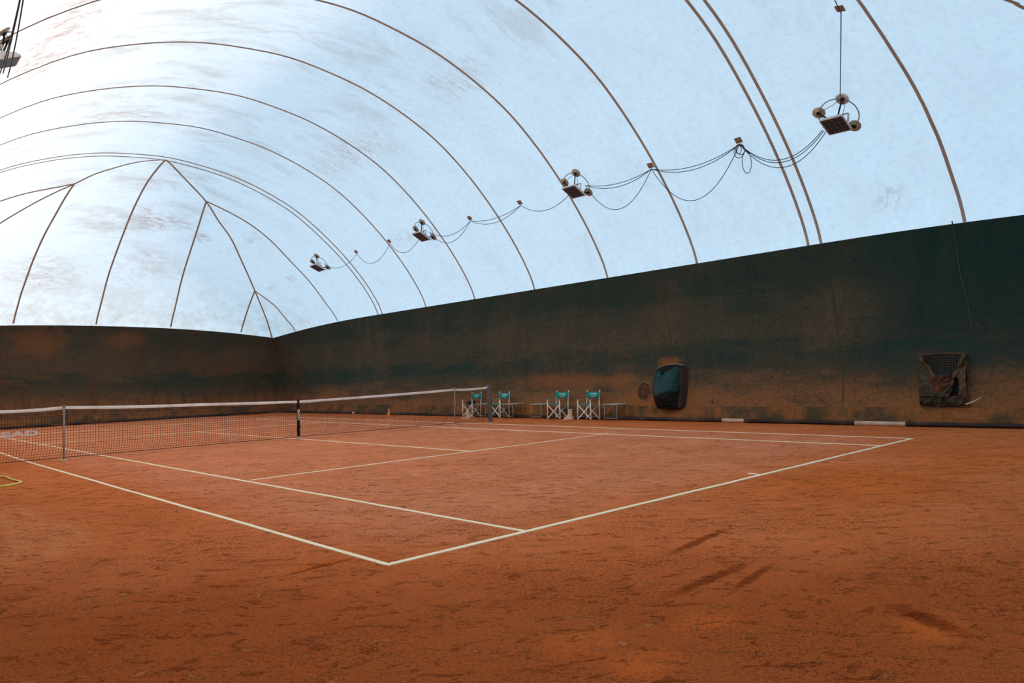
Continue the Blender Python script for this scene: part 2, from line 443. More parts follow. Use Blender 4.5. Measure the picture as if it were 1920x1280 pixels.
M['flapgreen'] = plain('dusty olive canvas', (0.045, 0.040, 0.025), 0.7, 0.5, 3, dirt=(0.20, 0.09, 0.04, 0.8))
M['duct'] = plain('rusty cloth', (0.075, 0.022, 0.010), 0.8, 0.5, 6, dirt=(0.26, 0.09, 0.04, 0.6))
M['mesh'] = plain('olive mesh cord', (0.030, 0.032, 0.022), 0.8, 0.3)
M['hollow'] = plain('dark duct lining', (0.006, 0.007, 0.007), 0.8, 0.2)
M['strap'] = plain('white strap end', (0.62, 0.52, 0.45), 0.7, 0.1)

# ------------------------------------------------------------------ mesh helpers
def link(name, bm, mat, parent=None, smooth=False, loc=None):
    me = bpy.data.meshes.new(name)
    bmesh.ops.recalc_face_normals(bm, faces=bm.faces)
    bm.to_mesh(me); bm.free()
    if smooth:
        for p in me.polygons: p.use_smooth = True
    me.materials.append(M[mat] if isinstance(mat, str) else mat)
    o = bpy.data.objects.new(name, me)
    COL.objects.link(o)
    if parent is not None: o.parent = parent
    if loc is not None: o.location = loc
    return o
def tag(o, label, cat, group=None, kind=None):
    o['label'] = label; o['category'] = cat
    if group: o['group'] = group
    if kind: o['kind'] = kind
    return o
def thing(name, label, cat, loc=(0, 0, 0), rotz=0, group=None):
    o = bpy.data.objects.new(name, None)
    o.empty_display_size = 0.1
    COL.objects.link(o)
    o.location = loc; o.rotation_euler = (0, 0, rotz)
    return tag(o, label, cat, group)
def structure(o):
    o['kind'] = 'structure'
    return o
def copy_tree(o, parent=None):
    c = o.copy(); COL.objects.link(c)
    if parent is not None: c.parent = parent
    for ch in list(o.children): copy_tree(ch, c)
    return c
def box(bm, c, s, rot=None):
    r = bmesh.ops.create_cube(bm, size=1)
    M4 = Matrix.Translation(c) @ (rot.to_4x4() if rot is not None else Matrix()) @ Matrix.Diagonal((*s, 1))
    bmesh.ops.transform(bm, matrix=M4, verts=r['verts'])
    return r['verts']
def frame(d):
    d = d.normalized()
    a = Vector((0, 0, 1)) if abs(d.z) < 0.95 else Vector((1, 0, 0))
    x = d.cross(a).normalized(); y = d.cross(x).normalized()
    return x, y
def tube(bm, pts, r, n=8, cap=True, closed=False):
    pts = [Vector(p) for p in pts]
    rs = r if isinstance(r, (list, tuple)) else [r] * len(pts)
    rings = []
    x0 = None
    N = len(pts)
    for i, p in enumerate(pts):
        if closed: d = pts[(i + 1) % N] - pts[i - 1]
        else: d = pts[min(i + 1, N - 1)] - pts[max(i - 1, 0)]
        if d.length < 1e-9: d = Vector((0, 0, 1))
        d.normalize()
        if x0 is None: x, y = frame(d)
        else:
            x = (x0 - d * x0.dot(d))
            if x.length < 1e-6: x, y = frame(d)
            x.normalize(); y = d.cross(x)
        x0 = x
        rings.append([bm.verts.new(p + (x * math.cos(a) + y * math.sin(a)) * rs[i]) for a in [2 * math.pi * k / n for k in range(n)]])
    for i in range(N if closed else N - 1):
        a, b = rings[i], rings[(i + 1) % N]
        for k in range(n): bm.faces.new((a[k], a[(k + 1) % n], b[(k + 1) % n], b[k]))
    if cap and not closed:
        bm.faces.new(rings[0][::-1]); bm.faces.new(rings[-1])
def bar(bm, a, b, w, h=None):
    a, b = Vector(a), Vector(b); h = h or w
    d = b - a
    up = Vector((0, 0, 1)) if abs(d.normalized().z) < 0.98 else Vector((0, 1, 0))
    x = d.normalized(); y = up.cross(x).normalized(); z = x.cross(y)
    R3 = Matrix((x, y, z)).transposed()
    box(bm, (a + b) / 2, (d.length, w, h), R3)
def lathe(bm, prof, n=24, c=(0, 0, 0), wob=0.0, seed=0):
    rings = []
    for j, (r, z) in enumerate(prof):
        ring_ = []
        for k in range(n):
            a = 2 * math.pi * k / n
            w = 1 + wob * noise.noise(Vector((math.cos(a) * 1.3 + seed, math.sin(a) * 1.3, z * 5)))
            ring_.append(bm.verts.new((c[0] + r * w * math.cos(a), c[1] + r * w * math.sin(a), c[2] + z)))
        rings.append(ring_)
    for a, b in zip(rings[:-1], rings[1:]):
        for k in range(n): bm.faces.new((a[k], a[(k + 1) % n], b[(k + 1) % n], b[k]))
    bm.faces.new(rings[0][::-1]); bm.faces.new(rings[-1])
def catmull(pts, n):
    pts = [Vector(p) for p in pts]
    P = [pts[0] * 2 - pts[1]] + pts + [pts[-1] * 2 - pts[-2]]
    out = []
    for i in range(1, len(P) - 2):
        for k in range(n):
            f = k / n
            a, b, c, d = P[i - 1:i + 3]
            out.append(0.5 * (2 * b + (c - a) * f + (2 * a - 5 * b + 4 * c - d) * f * f + (-a + 3 * b - 3 * c + d) * f ** 3))
    out.append(pts[-1])
    return out
def sag(a, b, s, n=16):
    a, b = Vector(a), Vector(b)
    return [a.lerp(b, i / n) - Vector((0, 0, 4 * s * (i / n) * (1 - i / n))) for i in range(n + 1)]
def text_bm(body, size, sx=1.0, bold=0.0, depth=0.002, spacing=1.0):
    cu = bpy.data.curves.new('txt', 'FONT')
    cu.body = body; cu.size = size; cu.align_x = 'CENTER'; cu.align_y = 'CENTER'
    cu.offset = bold; cu.extrude = depth; cu.space_character = spacing
    cu.space_line = 0.95
    cu.resolution_u = 3
    o = bpy.data.objects.new('txt', cu); COL.objects.link(o)
    bpy.context.view_layer.update()
    me = bpy.data.meshes.new_from_object(o.evaluated_get(bpy.context.evaluated_depsgraph_get()))
    bm = bmesh.new(); bm.from_mesh(me)
    bmesh.ops.scale(bm, vec=(sx, 1, 1), verts=bm.verts)
    bpy.data.objects.remove(o); bpy.data.curves.remove(cu); bpy.data.meshes.remove(me)
    return bm

# ------------------------------------------------------------------ the shell of the dome
from mathutils.bvhtree import BVHTree
_all = shell_mesh(TS_LOW[:-1] + TS_HIGH)
TREE = BVHTree.FromBMesh(_all); _all.free()
NR = len(ring(4.0))
iR0, iE0 = 0, NB                       # loop indices: barrel right 0..NB, far end, barrel left, near end
iHipA = NB + NE                        # far right hip
iHipB = NB + 3 * NE
iL0 = NB + 4 * NE
iHipC = iL0 + NB + NE
iHipD = iHipC + 2 * NE
structure(link('ceiling', shell_mesh(TS_HIGH), 'membrane', smooth=True))
structure(link('wall_right', shell_mesh(TS_LOW, iHipD - NR, iHipA) if False else shell_mesh(TS_LOW, -(NR - iHipD), iHipA), 'wall', smooth=True))
structure(link('wall_back', shell_mesh(TS_LOW, iHipA, iHipB), 'wall', smooth=True))
structure(link('wall_left', shell_mesh(TS_LOW, iHipB, iHipC), 'wall', smooth=True))
structure(link('wall_front', shell_mesh(TS_LOW, iHipC, iHipD), 'wall', smooth=True))
ceil_o = bpy.data.objects['ceiling']

bm = bmesh.new()
fx, fy = 8.9, 18.6
v = [bm.verts.new(p) for p in ((-fx, -fy, 0), (fx, -fy, 0), (fx, fy, 0), (-fx, fy, 0))]
bm.faces.new(v)
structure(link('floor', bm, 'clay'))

INNER = Vector((0, 0, 2.5))
def on_shell(p, off=0.0):
    q, n, _, _ = TREE.find_nearest(Vector(p))
    c = Vector((0, max(-9, min(9, q.y)), 2.5)) - q
    if n.dot(c) < 0: n = -n
    return q + n * off, n
def ribbon(bm, pts, w, off=0.012, th=0.006):
    prev = None
    N = len(pts)
    P = [on_shell(p, off) for p in pts]
    for i in range(N):
        q, n = P[i]
        d = (P[min(i + 1, N - 1)][0] - P[max(i - 1, 0)][0]).normalized()
        s = d.cross(n).normalized()
        cur = [bm.verts.new(q + s * w / 2), bm.verts.new(q - s * w / 2), bm.verts.new(q - s * w / 2 - n * th), bm.verts.new(q + s * w / 2 - n * th)]
        if prev:
            for k in range(4): bm.faces.new((prev[k], prev[(k + 1) % 4], cur[(k + 1) % 4], cur[k]))
        prev = cur
trim_no = [0]
def seam(pts, w=0.065, mat='seam', n=4, off=0.012):
    bm = bmesh.new()
    ribbon(bm, catmull(pts, n) if n else pts, w, off)
    trim_no[0] += 1
    return structure(link('trim_%d' % trim_no[0], bm, mat))
def barrel_seam(y):
    pts = []
    k = (y + YE) / (2 * YE) * NB
    for i in range(0, 65):
        t = 4 + i / 8
        z, F = tab(t)[:2]
        pts.append((max(F, 0), y, z * swell(t, y)))
    pts = pts + [(-a, b, c) for a, b, c in reversed(pts[:-1])]
    seam(pts, n=0)
for y in (-9.28, -8.98, -6.0, -2.98, 0.05, 3.05, 5.95, 8.98, 9.3):
    barrel_seam(y)
hipR = [(0, 9.24, 9.307), (1.074, 10.389, 9.055), (2.167, 11.269, 8.556), (2.949, 12.047, 8.045), (3.741, 12.707, 7.503), (4.713, 13.819, 6.688), (5.829, 15.147, 5.732), (6.845, 16.313, 4.736), (7.703, 17.412, 3.739)]
S11 = [(2.157, 11.24, 8.569), (3.034, 11.339, 8.307), (3.955, 11.466, 7.959), (4.982, 11.704, 7.419), (6.155, 12.146, 6.649), (6.945, 12.322, 6.039), (7.578, 12.405, 5.396), (8.079, 12.416, 4.793), (8.496, 12.379, 4.171)]
S12 = [(5.819, 15.147, 5.736), (6.409, 15.239, 5.4), (6.919, 15.284, 5.051), (7.543, 15.51, 4.508), (8.078, 15.657, 3.965)]
st0 = [(-0.0, 9.24, 9.307), (-0.025, 10.34, 9.135), (-0.077, 11.254, 8.829), (-0.101, 12.456, 8.298), (-0.096, 13.641, 7.675), (-0.089, 14.831, 6.98), (-0.086, 15.925, 6.262), (-0.071, 17.048, 5.321), (-0.093, 17.994, 4.261)]
st3 = [(2.156, 11.27, 8.556), (2.291, 12.105, 8.189), (2.414, 12.91, 7.791), (2.578, 14.161, 7.127), (2.727, 15.359, 6.442), (2.896, 16.744, 5.388), (2.989, 17.897, 4.207)]
st3l = [(-2.389, 11.168, 8.54), (-2.513, 11.976, 8.192), (-2.621, 12.835, 7.778), (-2.768, 13.909, 7.215), (-2.876, 15.118, 6.557), (-2.959, 16.16, 5.872), (-3.051, 16.898, 5.219), (-3.131, 17.877, 4.22)]
st6 = [(5.826, 15.147, 5.732), (5.95, 16.016, 5.208), (6.064, 16.839, 4.603), (6.174, 17.546, 4.016)]
mx_ = lambda L: [(-a, b, c) for a, b, c in L]
my_ = lambda L: [(a, -b, c) for a, b, c in L]
hipL = [(0, 9.24, 9.307), (-0.743, 9.721, 9.219), (-1.355, 10.287, 9.045), (-1.916, 10.72, 8.811), (-2.382, 11.2, 8.53), (-2.936, 11.65, 8.21), (-3.619, 12.236, 7.752), (-4.292, 12.876, 7.235), (-4.713, 13.4, 6.75), (-5.829, 15.147, 5.732), (-6.845, 16.313, 4.736), (-7.703, 17.412, 3.739)]
for L in (hipR, hipL, S11, [(-2.382, 11.2, 8.53)] + mx_(S11)[1:], S12, mx_(S12), st0, st3, st3l, st6, mx_(st6)):
    seam(L)
nearS = [(3.0, -11.70, 8.2), (3.8, -11.77, 7.9), (4.511, -11.845, 7.583), (5.219, -11.92, 7.226), (5.786, -11.977, 6.91), (6.477, -12.054, 6.464), (7.087, -12.107, 5.971), (7.646, -12.132, 5.499), (8.075, -12.146, 5.034), (8.398, -12.16, 4.645), (8.616, -12.167, 4.277), (8.635, -12.17, 4.16)]
seam(nearS); seam(mx_(nearS))
seam([(0, -9.24, 9.3), (1.2, -10.5, 9.0), (2.2, -11.3, 8.5), (3.4, -12.6, 7.7), (4.53, -13.93, 6.705), (4.704, -14.072, 6.588), (5.8, -15.1, 5.7), (6.9, -16.3, 4.9), (7.9, -17.4, 4.0)])
# faint welds down the green wall
for L in ([(8.621, -4.61, 4.225), (8.71, -4.812, 3.225), (8.686, -5.002, 2.312), (8.631, -5.109, 1.744)],
          [(8.632, -9.281, 4.19), (8.71, -9.427, 3.071), (8.673, -9.507, 2.129), (8.544, -9.618, 1.143), (8.4, -9.65, .5)],
          [(8.634, -11.951, 4.232), (8.741, -12.002, 3.165), (8.729, -12.106, 2.488), (8.671, -12.162, 1.782)],
          [(8.628, -7.445, 4.204), (8.702, -7.516, 3.629), (8.71, -7.635, 2.805)],
          [(8.65, 0.948, 4.077), (8.71, 0.746, 3.244), (8.691, 0.47, 2.415)],
          [(8.634, 3.667, 4.177), (8.71, 3.354, 3.269), (8.695, 3.142, 2.478)],
          [(8.632, -1.843, 4.188), (8.701, -1.908, 3.684), (8.71, -2.043, 3.173)],
          [(8.631, 6.261, 4.192), (8.71, 5.963, 3.265), (8.703, 5.816, 2.63)],
          [(8.218, 15.066, 3.924), (8.43, 14.447, 3.247), (8.511, 13.927, 2.336)],
          [(7.703, 17.412, 3.739), (8.02, 17.518, 2.89), (8.155, 17.426, 1.945), (8.181, 17.345, 1.006)]):
    seam(L, 0.022, 'wallseam', 5, 0.008)

# ------------------------------------------------------------------ foot of the walls: skirt, hem, pipe
def skirt(label_no, path):
    """path: list of (x, y) shell indices along the floor"""
    bm = bmesh.new(); rows = []
    for i, (x, y) in enumerate(path):
        q1, n1 = on_shell((x, y, 0.37), 0.015); q2, n2 = on_shell((x, y, 0.22), 0.04); q3, n3 = on_shell((x, y, 0.05), 0.06)
        f = noise.noise(Vector((y * 2.3, x * 2.3, 0))) ; g_ = noise.noise(Vector((y * 5.1 + 9, x * 5.1, 3)))
        fold = max(0, noise.noise(Vector((y * 1.1, x * 1.1, 7)))) * 0.05
        h = Vector((n1.x, n1.y, 0)).normalized()
        rows.append([bm.verts.new(q1), bm.verts.new(q1 + h * (0.012 + 0.012 * g_) - Vector((0, 0, .03))), bm.verts.new(Vector((q2.x, q2.y, .22)) + h * (0.03 * (f + .6) + fold)),
                     bm.verts.new(Vector((q3.x, q3.y, .12)) + h * (0.035 * (g_ + .6))), bm.verts.new(Vector((q3.x, q3.y, 0.02)) + h * 0.02)])
    for a, b in zip(rows[:-1], rows[1:]):
        for k in range(4): bm.faces.new((a[k], b[k], b[k + 1], a[k + 1]))
    return bm
R_ = ring(0.6)
def floorpath(i0, i1, step=0.08):
    pts = [Vector(R_[k % NR]).xy for k in range(i0, i1 + 1)]
    out = []
    for a, b in zip(pts[:-1], pts[1:]):
        n = max(1, int((b - a).length / step))
        out += [a.lerp(b, i / n) for i in range(n)]
    return out + [pts[-1]]
pR = floorpath(-(NR - iHipD), iHipA); pB = floorpath(iHipA, iHipB, 0.12)
trim_no[0] += 1
structure(link('trim_%d' % trim_no[0], skirt(0, [(p.x, p.y) for p in pR]), 'skirt', smooth=True))
trim_no[0] += 1
structure(link('trim_%d' % trim_no[0], skirt(0, [(p.x, p.y) for p in pB]), 'skirt', smooth=True))

def floor_pipe(path, label, inset):
    bm = bmesh.new(); P = []
    for i, p in enumerate(path[::6]):
        q, n = on_shell((p.x, p.y, 0.1), 0)
        h = Vector((n.x, n.y, 0)).normalized()
        w = 0.02 * noise.noise(Vector((p.x, p.y, 0)) * 0.7)
        P.append(Vector((q.x, q.y, 0.05)) + h * (inset + w))
    tube(bm, P, 0.048, 10)
    return tag(link('ground_pipe', bm, 'pipe', smooth=True), label, 'pipe'), P
pipeR, PP = floor_pipe(floorpath(-10, iHipA), 'long dark pipe lying along the foot of the right wall, patched with beige tape', 0.13)
for y0, y1, mt in ((-7.36, -6.77, 'tape'), (-10.98, -9.97, 'tape'), (10.55, 10.75, 'tape')):
    seg = [p for p in PP if y0 - .6 < p.y < y1 + .6]
    a = Vector((0, 0, 0)); bm = bmesh.new()
    def at_y(y):
        for u, v_ in zip(seg[:-1], seg[1:]):
            if u.y <= y <= v_.y: return u.lerp(v_, (y - u.y) / (v_.y - u.y))
        return seg[0]
    tube(bm, [at_y(y0 + (y1 - y0) * i / 6) for i in range(7)], 0.051, 10)
    o = link('tape_wrap', bm, mt, pipeR); o['label'] = 'beige tape wrapped round the pipe'

pipeB, _p = floor_pipe(floorpath(iHipA + 1, iHipB - 1), 'dark pipe lying along the foot of the back wall behind the net', 0.16)

# ------------------------------------------------------------------ court lines (plastic strips nailed to the clay)
def court_line(label, a, b, w=0.05):
    a = Vector((*a, 0.0)); b = Vector((*b, 0.0)); d = (b - a); L = d.length; d.normalize(); s = Vector((-d.y, d.x, 0))
    bm = bmesh.new(); n = max(2, int(L / 0.12)); prev = None
    for i in range(n + 1):
        p = a + d * L * i / n
        w1 = w / 2 * (1 + 0.16 * noise.noise(p * 3.1)); w2 = w / 2 * (1 + 0.16 * noise.noise(p * 3.3 + Vector((5, 5, 5))))
        p = p + s * 0.006 * noise.noise(p * 0.8)
        z = 0.006 + 0.002 * noise.noise(p * 2)
        cur = [bm.verts.new(p + s * w1 - Vector((0, 0, .004))), bm.verts.new(p + s * w1 * .9 + Vector((0, 0, z))), bm.verts.new(p - s * w2 * .9 + Vector((0, 0, z))), bm.verts.new(p - s * w2 - Vector((0, 0, .004)))]
        if prev:
            for k in range(3): bm.faces.new((prev[k], cur[k], cur[k + 1], prev[k + 1]))
        prev = cur
    o = link('court_line', bm, 'line')
    return tag(o, label, 'court line', None)
court_line('cream baseline strip running from the nearest corner to the right end of the court', (-5.52, -11.9), (5.52, -11.92), 0.058)
court_line('cream outer sideline strip at the left of the near half', (-5.50, -11.9), (-5.62, -0.0))
court_line('cream inner sideline strip on the left of the near half, ending at the baseline', (-4.09, -11.88), (-4.30, -0.2))
court_line('cream service line strip across the near half, parallel to the net', (-4.12, -6.45), (4.26, -6.2))
court_line('cream centre service strip between the service line and the net strap', (0.14, -6.3), (0.0, -0.05))
court_line('cream inner sideline strip on the right of the near half', (4.10, -11.9), (4.15, 0.0))
court_line('cream outer sideline strip on the right, nearest the chairs', (5.52, -11.9), (5.62, -0.0))
court_line('short cream centre mark sticking out of the middle of the baseline', (0.07, -11.88), (0.09, -11.72))
court_line('cream outer sideline strip on the left, beyond the net', (-5.62, 0.0), (-5.55, 11.88))
court_line('cream inner sideline strip on the left, beyond the net', (-4.30, -0.2), (-4.50, 11.88))
court_line('cream service line strip beyond the net', (-4.4, 6.0), (4.12, 6.3))
court_line('cream centre service strip beyond the net', (0, 0.05), (-0.25, 6.1))
court_line('cream inner sideline strip on the right, beyond the net', (4.15, 0), (4.3, 11.88))
court_line('cream outer sideline strip on the right, beyond the net', (5.62, 0), (5.7, 11.88))
court_line('cream baseline strip at the far end of the court', (-5.55, 11.88), (5.7, 11.88))

# ------------------------------------------------------------------ net
def ztop(x):
    K_ = [(-6.33, 1.055), (-5.07, 1.07), (-2.5, 0.995), (0, 0.94), (2.5, 0.985), (4.97, 1.055), (6.33, 1.075)]
    for (a, za), (b, zb) in zip(K_[:-1], K_[1:]):
        if a <= x <= b:
            f = (x - a) / (b - a); z = za + (zb - za) * f
            s = 0.030 if (a < -5 and a > -6) or a > 4 or a < -6 else 0.008
            if a > 4.9 or a < -6: s = 0.022
            return z - s * 4 * f * (1 - f) * (0.5 if a > -6 and a < 4.9 else 1)
    return 1.05
XN0, XN1 = -6.31, 6.31
net = thing('tennis_net', 'black tennis net with a white top band stretched across the clay court', 'net', (0, 0, 0))
bm = bmesh.new(); prev = None; N = 150
for i in range(N + 1):
    x = XN0 + (XN1 - XN0) * i / N; z = ztop(x); h = 0.062 + 0.008 * noise.noise(Vector((x * 1.3, 0, 0))); w = 0.008 + 0.003 * noise.noise(Vector((x * 4, 3, 0)))
    cur = [bm.verts.new((x, -w, z)), bm.verts.new((x, w, z)), bm.verts.new((x, w * 1.3, z - h * .5)), bm.verts.new((x, w, z - h)), bm.verts.new((x, -w, z - h)), bm.verts.new((x, -w * 1.5, z - h * .5))]
    if prev:
        for k in range(6): bm.faces.new((prev[k], prev[(k + 1) % 6], cur[(k + 1) % 6], cur[k]))
    else: bm.faces.new(cur[::-1])
    prev = cur
bm.faces.new(prev)
link('top_band', bm, 'tapeband', net)
bm = bmesh.new()
def warp(x, z):
    f = max(0, (0.30 - z) / 0.25)
    return (x - 0.055 * f ** 1.4 * (0.7 + 0.5 * noise.noise(Vector((x * .8, 0, 5)))) * (1 if x < -3 else .5), -0.03 * math.sin(math.pi * min(1, z)) + 0.01 * noise.noise(Vector((x * 1.5, z * 3, 1))), z + 0.006 * noise.noise(Vector((x * 3, z * 4, 2))))
def prism(bm, pts, r):
    prev = None
    for i, p in enumerate(pts):
        d = (Vector(pts[min(i + 1, len(pts) - 1)]) - Vector(pts[max(i - 1, 0)])).normalized()
        u = Vector((0, 1, 0)); v_ = d.cross(u).normalized()
        p = Vector(p)
        cur = [bm.verts.new(p + u * r), bm.verts.new(p + v_ * r), bm.verts.new(p - u * r), bm.verts.new(p - v_ * r)]
        if prev:
            for k in range(4): bm.faces.new((prev[k], prev[(k + 1) % 4], cur[(k + 1) % 4], cur[k]))
        prev = cur
ZB = 0.055
nv = int((XN1 - XN0) / 0.05)
for i in range(nv + 1):
    x = XN0 + (XN1 - XN0) * i / nv; zt = ztop(x) - 0.05
    prism(bm, [warp(x, z) for z in (ZB, .10, .15, .20, .26, .32, .6, zt)], 0.0028)
z = ZB
rows_ = 19
for j in range(rows_):
    f = j / (rows_ - 1)
    pts = []
    for i in range(0, nv + 1, 2):
        x = XN0 + (XN1 - XN0) * i / nv
        pts.append(warp(x, ZB + (ztop(x) - 0.065 - ZB) * f))
    prism(bm, pts, 0.0026 if j else 0.007)
for f in (0.86, 0.88, 0.93, 0.95):      # the doubled knots under the band
    prism(bm, [warp(XN0 + (XN1 - XN0) * i / 120, ZB + (ztop(XN0 + (XN1 - XN0) * i / 120) - .065 - ZB) * f) for i in range(121)], 0.0018)
link('netting', bm, 'net', net)
# centre strap
bm = bmesh.new()
bar(bm, (0, -0.022, 0.965), (0.0, -0.022, 0.07), 0.055, 0.006); bar(bm, (0, 0.022, 0.965), (0.0, 0.022, 0.07), 0.055, 0.006)
box(bm, (0, 0, 0.965), (0.056, 0.05, 0.008))
box(bm, (0, 0, 0.16), (0.062, 0.056, 0.05)); box(bm, (0.012, -0.03, 0.30), (0.05, 0.012, 0.07))
stp = link('centre_strap', bm, 'black', net); stp['label'] = 'black centre strap with white lettering'
bm = bmesh.new(); bar(bm, (0, 0, 0.09), (0, 0, 0.0), 0.025); box(bm, (0, 0, .012), (.09, .03, .02))
link('anchor_hook', bm, 'strap', stp)
bm = text_bm('HEAD', 0.075, 1.35, 0.0025, 0.0012)
bmesh.ops.rotate(bm, cent=(0, 0, 0), matrix=Matrix.Rotation(math.radians(90), 3, 'Z'), verts=bm.verts)
bmesh.ops.rotate(bm, cent=(0, 0, 0), matrix=Matrix.Rotation(math.radians(90), 3, 'X'), verts=bm.verts)
bmesh.ops.translate(bm, vec=(0, -0.028, 0.60), verts=bm.verts)
link('strap_lettering', bm, 'print', stp)
# stencil on the netting
bm = text_bm('HEAD', 0.145, 1.75, 0.006, 0.0008, 1.08)
bmesh.ops.rotate(bm, cent=(0, 0, 0), matrix=Matrix.Rotation(math.radians(90), 3, 'X'), verts=bm.verts)
xs = [v_.co.x for v_ in bm.verts]; zs = [v_.co.z for v_ in bm.verts]
sx_ = 0.84 / (max(xs) - min(xs))
bmesh.ops.scale(bm, vec=(sx_, 1, 0.105 / (max(zs) - min(zs))), verts=bm.verts)
mxx = max(v_.co.x for v_ in bm.verts)
bmesh.ops.translate(bm, vec=(-5.51 - mxx, -0.036, 0.575), verts=bm.verts)
link('net_lettering', bm, 'stencil', net)

def stick(x, label, tilt):
    s = thing('singles_stick', label, 'net stick', (x, -0.06, 0), 0, 'sticks holding up the net')
    bm = bmesh.new(); tube(bm, [(tilt, 0, 0.0), (0, 0, 0.55), (0, 0, 1.085)], 0.017, 10); link('pole', bm, 'stick', s, True)
    bm = bmesh.new(); box(bm, (0, 0, 1.085), (0.05, 0.05, 0.02)); box(bm, (-.02, 0, 1.06), (0.008, .05, .05)); box(bm, (.02, 0, 1.06), (.008, .05, .05)); link('clip', bm, 'stick', s)
    bm = bmesh.new(); lathe(bm, [(0.07, 0.0), (0.07, 0.008), (0.03, 0.016)], 16, (tilt, 0, 0)); link('foot', bm, 'strap', s)
    return s
stick(-5.08, 'thin steel stick propping the net at the far left of the picture', -0.01)
stick(4.96, 'thin steel stick propping the net just left of the grey net post', -0.05)

def net_post(x, label, lean):
    s = thing('net_post', label, 'net post', (x, 0, 0), 0)
    bm = bmesh.new()
    pts = [(0.0, 0, 0), (-.008, .0, .3), (-.01, 0, .6), (-0.02, 0, 0.9), (-0.02 + lean, 0, 1.12)]
    prev = None
    for i, (a, b, c) in enumerate(pts):
        w = .056
        cur = [bm.verts.new((a + dx * w, b + dy * w, c)) for dx, dy in ((-1, -.8), (-.8, -1), (.8, -1), (1, -.8), (1, .8), (.8, 1), (-.8, 1), (-1, .8))]
        if prev:
            for k in range(8): bm.faces.new((prev[k], prev[(k + 1) % 8], cur[(k + 1) % 8], cur[k]))
        else: bm.faces.new(cur[::-1])
        prev = cur
    bm.faces.new(prev)
    link('post', bm, 'post', s)
    sg = -1 if x > 0 else 1
    bm = bmesh.new(); bar(bm, (sg * .05, 0, 1.04), (sg * .11, 0, 1.03), .02); lathe(bm, [(.03, -.012), (.03, .012)], 12, (sg * .06, 0, 1.02)); bar(bm, (sg * .062, -.02, 1.0), (sg * .066, -.02, .1), .012)
    for zz in (.42, .62): box(bm, (-.01, -.06, zz), (.025, .02, .035))
    link('cord_hook', bm, 'black', s)
net_post(6.40, 'weathered grey net post at the right end of the net', 0.0)
net_post(-6.42, 'weathered grey net post at the left end of the net', 0.0)

